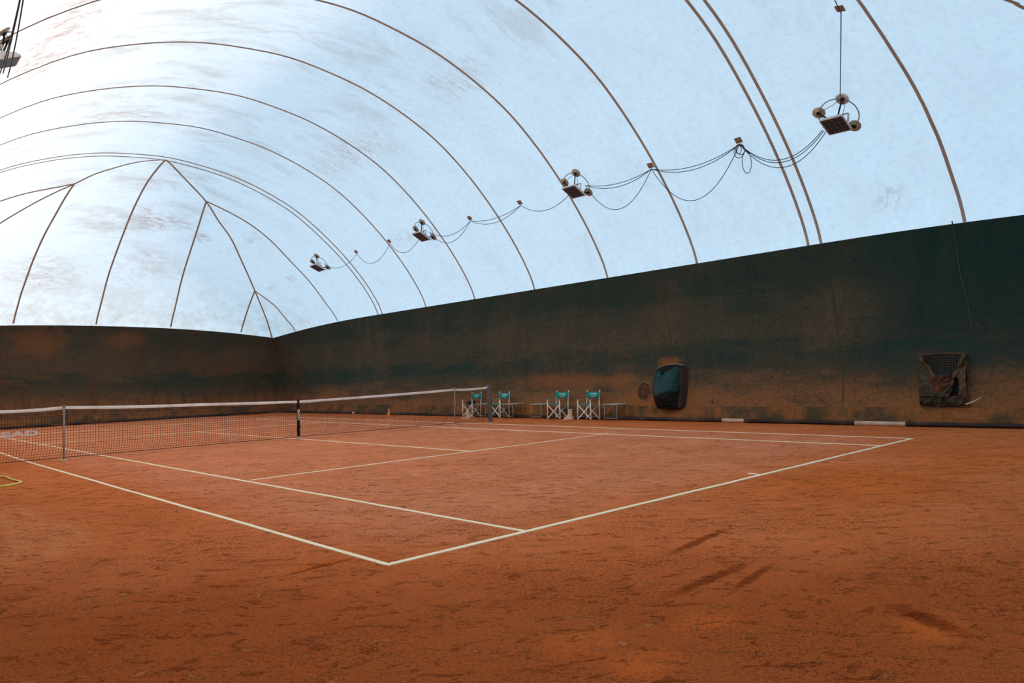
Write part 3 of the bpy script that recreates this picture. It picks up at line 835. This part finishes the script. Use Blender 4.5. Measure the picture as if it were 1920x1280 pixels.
# ------------------------------------------------------------------ director chairs
def make_chair():
    t = thing('director_chair', 'x', 'chair', (0, 0, 0), 0, 'director chairs along the right wall')
    W2, D2 = 0.235, 0.20
    for sx in (-1, 1):
        bm = bmesh.new(); tube(bm, [(sx * (W2 + .02), -D2 - .015, 0), (sx * W2, -D2, 0.60)], [.017, .016], 10); link('front_leg', bm, 'white', t, True)
        bm = bmesh.new(); tube(bm, [(sx * (W2 + .02), D2 - .02, 0), (sx * W2, D2, 0.44), (sx * (W2), D2 + .05, 0.845)], [.017, .016, .014], 10)
        lathe(bm, [(.012, -.012), (.020, -.004), (.020, .008), (.010, .018)], 12, (sx * W2, D2 + .052, .850)); link('back_leg', bm, 'white', t, True)
        bm = bmesh.new(); bar(bm, (sx * W2, -D2 - .035, .612), (sx * W2, D2 + .02, .612), .042, .016); link('armrest', bm, 'grey', t)
        bm = bmesh.new(); tube(bm, [(sx * (W2 - .02), -D2 - .01, .455), (sx * (W2 - .02), D2, .455)], .012, 8); link('seat_rail', bm, 'grey', t, True)
        bm = bmesh.new(); tube(bm, [(sx * (W2 + .012), -D2, .10), (sx * (W2 + .012), D2 - .01, .10)], .009, 8); link('side_rail', bm, 'grey', t, True)
    for yy in (-D2 - .012, D2 - .03):
        for sx in (-1, 1):
            bm = bmesh.new(); o_ = sx * .006
            bar(bm, (sx * (W2 - .02), yy + o_, .445), (-sx * (W2 + .0), yy + o_, .05), .012, .026); link('cross_brace', bm, 'white', t)
    bm = bmesh.new(); rows = []
    for i in range(9):
        u = i / 8; row = []
        for j in range(7):
            v_ = j / 6; sg = .022 * math.sin(math.pi * u) * (1 if 1 else 0)
            row.append((-W2 + .02 + u * (2 * W2 - .04), -D2 + v_ * (2 * D2 - .01), .468 - sg))
        rows.append(row)
    def sheet(bm, rows, th, ax):
        A = [[bm.verts.new(p) for p in r] for r in rows]
        B = [[bm.verts.new(Vector(p) + Vector(ax) * th) for p in r] for r in rows]
        n, m_ = len(rows), len(rows[0])
        for i in range(n - 1):
            for j in range(m_ - 1):
                bm.faces.new((A[i][j], A[i + 1][j], A[i + 1][j + 1], A[i][j + 1])); bm.faces.new((B[i][j], B[i][j + 1], B[i + 1][j + 1], B[i + 1][j]))
        for i in range(n - 1):
            bm.faces.new((A[i][0], B[i][0], B[i + 1][0], A[i + 1][0])); bm.faces.new((A[i][-1], A[i + 1][-1], B[i + 1][-1], B[i][-1]))
        for j in range(m_ - 1):
            bm.faces.new((A[0][j], A[0][j + 1], B[0][j + 1], B[0][j])); bm.faces.new((A[-1][j], B[-1][j], B[-1][j + 1], A[-1][j + 1]))
    sheet(bm, rows, .006, (0, 0, -1)); st = link('seat', bm, 'canvas', t, True)
    bm = bmesh.new(); rows = []
    for i in range(11):
        u = i / 10; row = []
        bow = .030 * math.sin(math.pi * u)
        for j in range(5):
            v_ = j / 4; z = .645 + .178 * v_ - (.012 * math.sin(math.pi * u) if j == 4 else 0)
            wrap = -.018 if i in (0, 10) else -.018
            row.append((-W2 - .012 + u * (2 * W2 + .024), D2 + .05 * (z - .44) / .4 + wrap + bow, z))
        rows.append(row)
    sheet(bm, rows, .008, (0, 1, 0)); bk = link('backrest', bm, 'canvas', t, True)
    for txt, sz, zz, sp in (('TV SPORT', .058, .755, 1.0), ('T.L.C.', .055, .690, 1.35)):
        bm = text_bm(txt, sz, 1.05, .0016, .0015, sp)
        bmesh.ops.rotate(bm, cent=(0, 0, 0), matrix=Matrix.Rotation(math.radians(90), 3, 'X'), verts=bm.verts)
        for v_ in bm.verts:
            u = (v_.co.x + W2 + .012) / (2 * W2 + .024)
            v_.co.y += D2 + .05 * (zz - .44) / .4 - .018 + .030 * math.sin(math.pi * u) - .0035
            v_.co.z += zz
        o = link('printed_lettering', bm, 'print', bk)
    return t
ch0 = make_chair()
CH = [(7.90, 2.58, -88, 'green and white director chair behind the net, with a dark jacket on it'),
      (7.90, 1.17, -90, 'green and white director chair half hidden by the grey net post'),
      (7.90, -1.43, -88, 'green and white director chair standing left of the tall broken cone'),
      (7.90, -2.64, -90, 'rightmost green and white director chair, between the broken cone and a bare side table')]
for i, (x, y, r, lab) in enumerate(CH):
    c = ch0 if i == 0 else copy_tree(ch0)
    c.location = (x, y, 0); c.rotation_euler = (0, 0, math.radians(r)); c['label'] = lab

def make_table():
    t = thing('side_table', 'x', 'side table', (0, 0, 0), 0, 'low side tables along the right wall')
    X2, Y2, H = .235, .215, .455
    for sx in (-1, 1):
        for sy in (-1, 1):
            bm = bmesh.new(); tube(bm, [(sx * X2, sy * Y2, 0), (sx * X2, sy * Y2, H)], .011, 8); link('leg', bm, 'grey', t, True)
        bm = bmesh.new(); tube(bm, [(sx * X2, -Y2, .075), (sx * X2, Y2, .075)], .009, 8); link('stretcher', bm, 'grey', t, True)
    for sy in (-1, 1):
        bm = bmesh.new(); tube(bm, [(-X2, sy * Y2, H - .02), (X2, sy * Y2, H - .02)], .009, 8); link('top_rail', bm, 'grey', t, True)
    bm = bmesh.new(); box(bm, (0, 0, H + .010), (2 * X2 + .07, 2 * Y2 + .07, .020)); bmesh.ops.bevel(bm, geom=bm.edges[:], offset=.004, segments=1); link('table_top', bm, 'bench', t)
    return t
tb0 = make_table()
TBS = [(7.93, 1.86, 0, 'low side table behind the net, between the two director chairs'),
       (7.93, .56, 0, 'low side table just right of the grey net post'),
       (7.93, -.72, -3, 'low side table touching the left side of the third director chair'),
       (7.93, -3.60, 0, 'low bare side table standing at the right end of the row, by the round vent')]
for i, (x, y, r, lab) in enumerate(TBS):
    c = tb0 if i == 0 else copy_tree(tb0)
    c.location = (x, y, 0); c.rotation_euler = (0, 0, math.radians(r)); c['label'] = lab

# dark jacket on the first chair
bm = bmesh.new()
r_ = bmesh.ops.create_icosphere(bm, subdivisions=3, radius=1)
for v_ in bm.verts:
    p = v_.co.copy(); n_ = noise.noise(p * 2.3) * .35 + noise.noise(p * 5) * .14
    v_.co = Vector((p.x * .15 * (1 + n_), p.y * .17 * (1 + n_), max(-0.05, p.z * .062 * (1 + n_))))
tag(link('folded_jacket', bm, 'black', None, True, (7.87, 2.58, .515)), 'dark folded jacket lying on the seat of the director chair behind the net', 'jacket')

# broken cones
t = thing('faded_cone', 'sun-bleached squat cone with a wide foot under the chair behind the net', 'cone', (7.30, 2.08, 0), .3)
bm = bmesh.new(); lathe(bm, [(.145, .045), (.12, .07), (.085, .11), (.068, .17), (.062, .235), (.04, .245)], 20, wob=.12, seed=1); link('cone_body', bm, 'oldcone', t, True)
bm = bmesh.new(); box(bm, (0, 0, .025), (.36, .34, .05)); bmesh.ops.bevel(bm, geom=bm.edges[:], offset=.012, segments=2)
for v_ in bm.verts: v_.co.z = max(0, v_.co.z + .012 * noise.noise(v_.co * 9))
link('cone_base', bm, 'oldcone', t)
t = thing('faded_cone', 'tall crooked sun-bleached cone standing between the two right-hand director chairs', 'cone', (7.72, -2.04, 0), 0)
bm = bmesh.new()
prof_ = [(.17, .0, -.03), (.175, .035, -.03), (.15, .07, -.02), (.105, .11, .0), (.075, .16, .03), (.062, .22, .05), (.058, .30, .055), (.035, .312, .055)]
prev = None
for r0, z0, o0 in prof_:
    cur = [bm.verts.new((.0 + r0 * math.cos(a) * .8, -o0 + r0 * math.sin(a) * (1 + .1 * math.sin(3 * a)), z0)) for a in [2 * math.pi * k / 20 for k in range(20)]]
    if prev:
        for k in range(20): bm.faces.new((prev[k], prev[(k + 1) % 20], cur[(k + 1) % 20], cur[k]))
    else: bm.faces.new(cur[::-1])
    prev = cur
bm.faces.new(prev)
link('cone_body', bm, 'oldcone', t, True)
bm = bmesh.new(); lathe(bm, [(.060, 0), (.064, .008), (.064, .022), (.05, .028)], 18, (0.0, -.055, .292)); link('cone_rim', bm, 'strap', t, True)
t = thing('traffic_cone', 'small orange traffic cone with a white tip beyond the net, by the right wall', 'cone', (7.62, 7.22, 0), .4)
bm = bmesh.new(); lathe(bm, [(.088, .02), (.075, .04), (.055, .13), (.040, .20)], 20); link('cone_body', bm, 'cone', t, True)
bm = bmesh.new(); lathe(bm, [(.040, .20), (.024, .285), (.014, .30)], 16); o = link('tip', bm, 'strap', t, True); o['label'] = 'white tip'
bm = bmesh.new(); box(bm, (0, 0, .011), (.22, .22, .022)); bmesh.ops.bevel(bm, geom=bm.edges[:], offset=.006, segments=2); link('cone_base', bm, 'cone', t)

# hose
bm = bmesh.new()
hp = catmull([(-8.05, -3.3, .014), (-7.3, -2.75, .014), (-6.75, -2.62, .014), (-6.50, -2.85, .014), (-6.38, -3.30, .014), (-6.36, -3.52, .014), (-6.46, -3.72, .014), (-6.75, -3.88, .014), (-7.4, -4.0, .014), (-8.1, -4.05, .014)], 8)
hp = catmull([(-7.9, -.4, .014), (-7.1, -1.5, .014), (-6.46, -2.31, .014), (-6.41, -2.85, .014), (-6.38, -3.30, .014), (-6.37, -3.52, .014), (-6.44, -3.68, .014), (-6.68, -3.86, .014), (-7.2, -4.1, .014), (-8.0, -4.2, .014)], 8)
tube(bm, hp, .017, 10)
tag(link('garden_hose', bm, 'hose', None, True), 'yellow garden hose bent in a loop on the clay at the left edge', 'hose')

# ------------------------------------------------------------------ floodlights
def shell_frame(p):
    q, n = on_shell(p)
    y_ax = Vector((0, -1, 0)) if q.x > 0 else Vector((0, 1, 0))
    a = y_ax - n * n.dot(y_ax); a.normalize()
    b = n.cross(a).normalized()
    if b.z < 0: b = -b; a = -a
    return q, Matrix((a, b, n)).transposed()
def make_lamp():
    t = thing('floodlight', 'x', 'floodlight', (0, 0, 0), 0, 'floodlights hung on the white membrane')
    tilt = Matrix.Rotation(math.radians(19), 3, 'X')     # lens normal turned from +z towards -y
    def TT(bm, piv=(0, -.06, .30)):
        bmesh.ops.transform(bm, matrix=Matrix.Translation(piv) @ tilt.to_4x4(), verts=bm.verts)
        return bm
    # housing: shallow box with a tapering back
    bm = bmesh.new(); prev = None
    for z, sx, sy in ((-.115, .15, .16), (-.085, .20, .215), (-.03, .235, .25), (.0, .235, .25), (.0, .215, .23), (-.012, .215, .23)):
        cur = [bm.verts.new((a * sx, b * sy, z)) for a, b in ((-1, -.94), (-.94, -1), (.94, -1), (1, -.94), (1, .94), (.94, 1), (-.94, 1), (-1, .94))]
        if prev:
            for k in range(8): bm.faces.new((prev[k], prev[(k + 1) % 8], cur[(k + 1) % 8], cur[k]))
        else: bm.faces.new(cur[::-1])
        prev = cur
    hs = link('housing', TT(bm), 'housing', t)
    bm = bmesh.new()
    for k in range(6): box(bm, (-.125 + .05 * k, 0, -.128), (.008, .28, .035))
    link('cooling_fins', TT(bm), 'housing', hs)
    bm = bmesh.new(); box(bm, (0, 0, -.010), (.428, .458, .012)); ln = link('lens_panel', TT(bm), 'lens', t)
    bm = bmesh.new()
    bar(bm, (.245, .0, -.02), (.245, .05, -.20), .04, .008); bar(bm, (-.245, 0, -.02), (-.245, .05, -.20), .04, .008); bar(bm, (-.249, .05, -.20), (.249, .05, -.20), .04, .008)
    link('bracket', TT(bm), 'housing', t)
    bm = bmesh.new(); R0 = .39
    tube(bm, [(R0 * math.cos(a), R0 * math.sin(a), .03) for a in [2 * math.pi * k / 48 for k in range(48)]], .012, 8, closed=True)
    link('hoop', bm, 'hoop', t, True)
    for ang in (61, 155, 302):
        a = math.radians(ang); c = (R0 * math.cos(a), R0 * math.sin(a), 0.0)
        bm = bmesh.new(); lathe(bm, [(.13, .004), (.13, .018), (.055, .022), (.05, .030)], 24, c); d = link('mounting_disc', bm, 'disc', t, True)
        bm = bmesh.new(); lathe(bm, [(.045, .028), (.045, .05), (.02, .055)], 14, c)
        tube(bm, [(c[0], c[1], .045), (c[0] * .35, c[1] * .35 - .02, .17)], .016, 8); s_ = link('strut', bm, 'black', t, True); s_['label'] = 'black strut from the disc to the lamp'
    bm = bmesh.new(); tube(bm, [(-.36, .18, .04), (0, .30, .10), (.2, .37, .04)], .006, 6); tube(bm, catmull([(.2, .34, .05), (.21, .2, .12), (.16, .1, .14), (.12, .0, .17)], 6), .006, 6); link('safety_wire', bm, 'cable', t, True)
    return t
lp0 = make_lamp()
LPS = [((6.811, -10.538, 6.485), 'largest floodlight, alone between two seams at the upper right of the membrane'),
       ((6.852, -3.441, 6.653), 'second nearest floodlight of the right-hand row, beside a seam'),
       ((6.894, 3.642, 6.608), 'third floodlight of the right-hand row, counted from the camera'),
       ((6.764, 10.796, 6.493), 'smallest and farthest floodlight of the right-hand row'),
       ((-6.732, -3.04, 6.83), 'floodlight cut off by the left edge, with black cables running up from it')]
LM = []
for i, (p, lab) in enumerate(LPS):
    c = lp0 if i == 0 else copy_tree(lp0)
    q, R3 = shell_frame(p)
    M4 = R3.to_4x4(); M4.translation = q
    c.matrix_world = M4; c['label'] = lab; LM.append(M4)

# clips
CL = [(4.711, -11.476, 7.631), (6.851, -8.309, 6.541), (6.897, -5.873, 6.563), (6.925, -1.125, 6.598), (6.948, 1.233, 6.575), (6.897, 5.789, 6.566), (6.885, 8.078, 6.517)]
CLL = ['tan fabric tab on the membrane straight above the largest floodlight, at the top edge', 'tan fabric tab holding the coiled cable left of the largest floodlight', 'tan fabric tab beside a seam, right of the second floodlight',
       'tan fabric tab just left of the second floodlight', 'tan fabric tab just right of the third floodlight', 'tan fabric tab on a seam left of the third floodlight', 'tan fabric tab nearest the farthest floodlight']
bm = bmesh.new(); box(bm, (0, .04, .012), (.16, .14, .012)); box(bm, (-.04, .04, .022), (.06, .11, .012)); box(bm, (.04, .04, .022), (.06, .11, .012)); tube(bm, [(-.02, -.02, .02), (0, -.05, .04), (.02, -.02, .02)], .006, 6)
cl0 = link('cable_tab', bm, 'clip')
HK = []
for i, p in enumerate(CL):
    c = cl0 if i == 0 else cl0.copy()
    if i: COL.objects.link(c)
    q, R3 = shell_frame(p)
    M4 = R3.to_4x4(); M4.translation = q
    c.matrix_world = M4; tag(c, CLL[i], 'cable tab', 'fabric tabs that carry the lamp cable')
    HK.append(M4 @ Vector((0, -.05, .045)))
LA = [m_ @ Vector((-.30, -.20, .16)) for m_ in LM]   # right-hand edge of each lamp is -y -> local +x
LR = [m_ @ Vector((.34, -.05, .12)) for m_ in LM]
LL = [m_ @ Vector((-.30, -.16, .20)) for m_ in LM]
def cable(label, spans, r=.0085):
    bm = bmesh.new()
    for a, b, s in spans:
        P = sag(a, b, s) if s is not None else [a, b]
        Q = []
        for k, p in enumerate(P):                      # keep the cable off the membrane
            q, n = on_shell(p)
            dd = (p - q).dot(n)
            Q.append(p if dd > .02 else q + n * .02)
        tube(bm, Q, r, 6)
    return tag(link('power_cable', bm, 'cable', None, True), label, 'cable', 'black cables slung between the floodlights')
up = Vector((2.2, -11.9, 8.55))
cable('black cable dropping from the top edge down to the largest floodlight', [(on_shell(up, .03)[0], HK[0], .02), (HK[0], LM[0] @ Vector((.18, .42, .05)), .03)])
cable('black cables sagging between the largest floodlight and the coiled tab', [(HK[1], LL[0], .55), (HK[1], LL[0] + Vector((0, .03, .02)), .50), (HK[1], LL[0] + Vector((0, -.05, -.02)), .66)])
cable('black cables sagging left of the coiled tab, one strand hanging much lower', [(HK[2], HK[1], .22), (HK[2], HK[1], .30), (HK[2], HK[1], 1.05)])
cable('black cables sagging between the tab by the seam and the second floodlight', [(LR[1], HK[2], .16), (LR[1], HK[2], .25), (LR[1], HK[2], .85)])
cable('black cable sagging just left of the second floodlight', [(HK[3], LL[1], .30)])
cable('black cables sagging between the two tabs midway along the row', [(HK[4], HK[3], .16), (HK[4], HK[3], .30)])
cable('black cables sagging just right of the third floodlight', [(LR[2], HK[4], .30), (LR[2], HK[4], .55)])
cable('black cable sagging just left of the third floodlight', [(HK[5], LL[2], .42)])
cable('black cable sagging between the two tabs farthest down the row', [(HK[6], HK[5], .55)])
cable('black cable sagging beside the farthest floodlight', [(LR[3], HK[6], .35)])
TOPP = (-6.85, -7.1, 6.53)
# coil under the second tab
bm = bmesh.new(); h0 = HK[1]
for cy, cz, ry, rz, tl in ((.0, -.16, .13, .16, 0), (-.03, -.14, .10, .12, .3), (.02, -.12, .07, .10, .1), (-.16, -.46, .11, .26, .15)):
    tube(bm, [h0 + Vector((-.02 + .03 * tl * math.sin(a), cy + ry * math.cos(a) + tl * .1 * math.sin(a), cz + rz * math.sin(a))) for a in [2 * math.pi * k / 24 for k in range(24)]], .008, 6, closed=True)
tag(link('cable_coil', bm, 'cable', None, True), 'coiled loops of black cable hanging under a tan tab', 'cable')
# left lamp cables: hang straight down from the membrane above
lc = LM[4].translation
bm = bmesh.new()
TOPL = Vector(TOPP)
for b_ in (.0, .035, -.04):
    top = on_shell(TOPL, .06)[0]
    e_ = LM[4] @ Vector((-.02, -.16, .42)) + Vector((b_ * 1.5, -b_ * 1.5, -abs(b_) * 2))
    P = sag(top, e_, .10 + abs(b_) * 2)
    tube(bm, P, .009, 6)
tag(link('power_cable', bm, 'cable', None, True), 'black cables running from the top edge down to the floodlight at the left edge', 'cable')

# ------------------------------------------------------------------ air bag, round vent, ragged vent on the right wall
def wx(y, z): 
    q, n = on_shell((8.7, y, z)); return q.x
def bagdepth(u, v_):
    return .46 * max(0, math.sin(math.pi * min(1, max(0, u)))) ** .42 * (.30 + .78 * math.sin(math.pi * min(1, max(0, .10 + v_ * .86))) ** .8)
Y0, Y1, ZA, ZT = -4.62, -5.50, .33, 1.46
vent = thing('vent_bag', 'puffed-out glossy green tarp bag with an open top on the right wall', 'vent cover', (8.45, -5.06, .33))
def rel(o, par):
    o.parent = par; o.matrix_parent_inverse = Matrix.Translation(par.location).inverted(); return o
def bag(v0, v1, mat, name):
    bm = bmesh.new(); NU, NV = 40, 30; g_ = []
    for j in range(NV + 1):
        v_ = v0 + (v1 - v0) * j / NV; row = []
        for i in range(NU + 1):
            u = i / NU
            zt = 1.345 + .02 * u - .10 * math.exp(-((u - .36) / .09) ** 2) + .10 * math.exp(-((u - .80) / .16) ** 2) + .03 * math.exp(-((u - .1) / .1) ** 2)
            za = ZA + .30 * max(0, 1 - u / .38) ** 1.6
            vv = v_; y = Y0 + (Y1 - Y0) * u
            z = za + (zt - za) * vv
            d = bagdepth(u, vv)
            wr = .030 * noise.noise(Vector((u * 3, vv * 4, 1))) + .020 * noise.noise(Vector((u * 14 + vv * 9, vv * 16 - u * 10, 4))) * (1 if u > .5 else .35)
            crease = -.05 * math.exp(-((u - .37) / .035) ** 2) * max(0, (vv - .72) / .28)
            wr -= 0
            x = wx(y, z) - .02 - (d + (wr + crease) * min(1, d * 5))
            row.append(bm.verts.new((x, y, z)))
        g_.append(row)
    for j in range(NV):
        for i in range(NU): bm.faces.new((g_[j][i], g_[j][i + 1], g_[j + 1][i + 1], g_[j + 1][i]))
    o = link(name, bm, mat, None, True); rel(o, vent)
    md = o.modifiers.new('s', 'SOLIDIFY'); md.thickness = .008
    return o, g_
bag(.42, 1.0, 'tarp', 'upper_tarp')
_lo = bag(.0, .42, 'tarpshade', 'lower_tarp')[0]; _lo['label'] = 'lower half of the bag, with its shade painted black'
bm = bmesh.new()
top_z = lambda u: 1.36 + .17 * math.sin(math.pi * min(1, .12 + u * .62))
pts = [(wx(Y0 + (Y1 - Y0) * i / 20, 1.42) - .05, Y0 + (Y1 - Y0) * i / 20, top_z(i / 20)) for i in range(21)]
tube(bm, pts, .014, 8)
rel(link('opening_rim', bm, 'clip', None, True), vent)
bm = bmesh.new(); prev = None
for i in range(15):
    z = .36 + 1.05 * i / 14
    cur = [bm.verts.new((wx(Y1, z) - .20 + .02 * math.sin(i * 1.3), Y1 + .035, z)), bm.verts.new((wx(Y1, z) - .15 + .015 * math.sin(i * 2), Y1 - .05, z)), bm.verts.new((wx(Y1, z) - .06, Y1 - .07 - .01 * math.sin(i), z)), bm.verts.new((wx(Y1, z) - .012, Y1 - .12, z))]
    if prev:
        for k in range(3): bm.faces.new((prev[k], cur[k], cur[k + 1], prev[k + 1]))
    prev = cur
f_ = rel(link('side_flap', bm, 'flap', None, True), vent); f_['label'] = 'muddy brown side flap'
bm = bmesh.new()
ra, rb = [], []
for i in range(21):
    u = i / 20; y = Y0 + (Y1 - Y0) * u
    ra.append(bm.verts.new((wx(y, .5) - .012, y, .5 + .2 * (1 - u)))); rb.append(bm.verts.new((wx(y, 1.4) - .045, y, top_z(u))))
for i in range(20): bm.faces.new((ra[i], ra[i + 1], rb[i + 1], rb[i]))
rel(link('lining', bm, 'hollow', None), vent)

rv = thing('round_vent', 'small round vent with crumpled rusty cloth, left of the green tarp bag', 'vent cover', (8.45, -4.22, .80))
cy, cz, rr0 = -4.215, .80, .235
bm = bmesh.new(); tube(bm, [(wx(cy + rr0 * math.cos(a), cz + 1.08 * rr0 * math.sin(a)) - .02, cy + rr0 * math.cos(a), cz + 1.12 * rr0 * math.sin(a)) for a in [2 * math.pi * k / 40 for k in range(40)]], .020, 8, closed=True)
rel(link('ring', bm, 'ring', None, True), rv)
bm = bmesh.new(); g_ = []
for j in range(9):
    row = []
    for i in range(36):
        a = 2 * math.pi * i / 36; rr1 = rr0 * j / 8 * .98
        y = cy + rr1 * math.cos(a); z = cz + 1.12 * rr1 * math.sin(a)
        row.append(bm.verts.new((wx(y, z) - .012 - abs(.075 * noise.noise(Vector((y * 9, z * 9, 2)))) * (1 if j < 8 else .2), y, z)))
    g_.append(row)
for j in range(8):
    for i in range(36): bm.faces.new((g_[j][i], g_[j][(i + 1) % 36], g_[j + 1][(i + 1) % 36], g_[j + 1][i]))
bmesh.ops.remove_doubles(bm, verts=bm.verts, dist=1e-4)
rel(link('crumpled_cloth', bm, 'duct', None, True), rv)
bm = bmesh.new()
for a in [math.pi * k / 6 for k in range(6)]:
    P = [(wx(cy, cz) - .045, cy + rr0 * s_ * math.cos(a), cz + 1.1 * rr0 * s_ * math.sin(a)) for s_ in (-1, -.5, 0, .5, 1)]
    tube(bm, P, .004, 5)
for q_ in (.35, .65):
    tube(bm, [(wx(cy, cz) - .045, cy + rr0 * q_ * math.cos(a), cz + 1.1 * rr0 * q_ * math.sin(a)) for a in [2 * math.pi * k / 20 for k in range(20)]], .004, 5, closed=True)
rel(link('guard_grille', bm, 'ring', None, True), rv)

rg = thing('torn_vent', 'square vent at the far right with string mesh above sagging torn fabric', 'vent cover', (8.45, -11.65, .43))
YA, YB = -11.22, -12.06
def P3(u, z, d): 
    y = YA + (YB - YA) * u; return Vector((wx(y, z) - d, y, z))
# frame cord
bm = bmesh.new()
tube(bm, [P3(u, 1.47 + .03 * math.sin(math.pi * u), .03) for u in [i / 12 for i in range(13)]], .016, 8)
tube(bm, [P3(1.0 + .05 * (1 - z), z, .03) for z in [1.47 - 1.04 * i / 12 for i in range(13)]], .014, 8)
tube(bm, [P3(.02 + .05 * (1 - i / 12), .42 - .035 * math.sin(math.pi * i / 12), .04) if False else P3(.05 + i / 12, .42 - .035 * math.sin(math.pi * i / 12), .04) for i in range(13)], .014, 8)
tube(bm, [P3(.0 + .05 * math.sin(i / 12 * 5) + .05 * i / 12, 1.47 - 1.05 * i / 12, .03) for i in range(13)], .013, 8)
rel(link('edge_cord', bm, 'fold', None, True), rg)
bm = bmesh.new()
for i in range(17):
    u = i / 16; tube(bm, [P3(u, 1.48, .02), P3(u, 1.0, .02)], .0035, 5)
for j in range(10):
    z = 1.0 + .05 * j; tube(bm, [P3(u, z + .03 * math.sin(math.pi * u), .02) for u in (0, .25, .5, .75, 1)], .0035, 5)
rel(link('string_mesh', bm, 'cord', None), rg)
bm = bmesh.new(); v4 = [bm.verts.new(P3(u, z, .008)) for u, z in ((.03, .45), (.97, .45), (.97, 1.45), (.03, 1.45))]; bm.faces.new(v4)
rel(link('dark_opening', bm, 'hollow', None), rg)
def drape(name, mat, ztop_f, zbot_f, dep_f, seed, u0=0., u1=1., NU=44, NV=30, hole=()):
    bm = bmesh.new(); g_ = []
    for j in range(NV + 1):
        v_ = j / NV; row = []
        for i in range(NU + 1):
            u = u0 + (u1 - u0) * i / NU
            z = zbot_f(u) + (ztop_f(u) - zbot_f(u)) * v_
            fo = noise.noise(Vector((u * 5 + seed, z * 4, seed))) * .07 + abs(noise.noise(Vector((u * 9 - z * 7, z * 9 + u * 5, seed)))) * .09
            row.append(bm.verts.new(P3(u, z, max(.02, dep_f(u, v_) + fo))))
        g_.append(row)
    for j in range(NV):
        for i in range(NU):
            u = u0 + (u1 - u0) * (i + .5) / NU; z = zbot_f(u) + (ztop_f(u) - zbot_f(u)) * (j + .5) / NV
            if hole and any(((u - a) / b) ** 2 + ((z - c) / d_) ** 2 < 1 for a, b, c, d_ in hole): continue
            bm.faces.new((g_[j][i], g_[j][i + 1], g_[j + 1][i + 1], g_[j + 1][i]))
    o = rel(link(name, bm, mat, None, True), rg)
    md = o.modifiers.new('s', 'SOLIDIFY'); md.thickness = .006
    return o
vee = lambda u: 1.46 - .62 * (1 - abs(2 * u - 1)) ** .75 if abs(2 * u - 1) < 1 else 1.46
drape('sagging_fabric', 'flapgreen', vee, lambda u: .44 - .03 * math.sin(math.pi * u), lambda u, v_: .05 + .10 * math.sin(math.pi * v_), 3.0, hole=((.78, .09, .80, .22), (.66, .10, .66, .07), (.36, .34, .60, .016)))
pk = drape('rusty_pouch', 'duct', lambda u: 1.07 - .25 * (u - .45) ** 2, lambda u: .60 + .55 * abs(u - .5), lambda u, v_: .09 + .12 * math.sin(math.pi * v_) * max(0, math.sin(math.pi * (u - .2) / .46)), 8.0, .20, .66, 30, 22)
bm = bmesh.new()
for k, (ua, za, ub, zb, r0) in enumerate(((.02, 1.45, .34, .98, .040), (.98, 1.45, .74, .98, .045), (.05, .66, .50, .60, .02), (.30, .95, .62, .62, .028), (.74, .95, .60, .60, .03), (.1, .47, .35, .60, .014), (.95, .45, .75, .62, .014))):
    P = [P3(ua + (ub - ua) * i / 8, za + (zb - za) * i / 8, .12 + .05 * math.sin(i)) for i in range(9)]
    tube(bm, P, [r0 * (1 + .35 * math.sin(i * 2.1 + k)) for i in range(9)], 8)
rel(link('rolled_folds', bm, 'fold', None, True), rg)
bm = bmesh.new(); tube(bm, [(8.28, -12.06, .46), (8.27, -12.20, .52), (8.30, -12.33, .60)], [.016, .013, .006], 6)
s_ = rel(link('loose_strap', bm, 'strap', None), rg); s_['label'] = 'pale loose strap end'
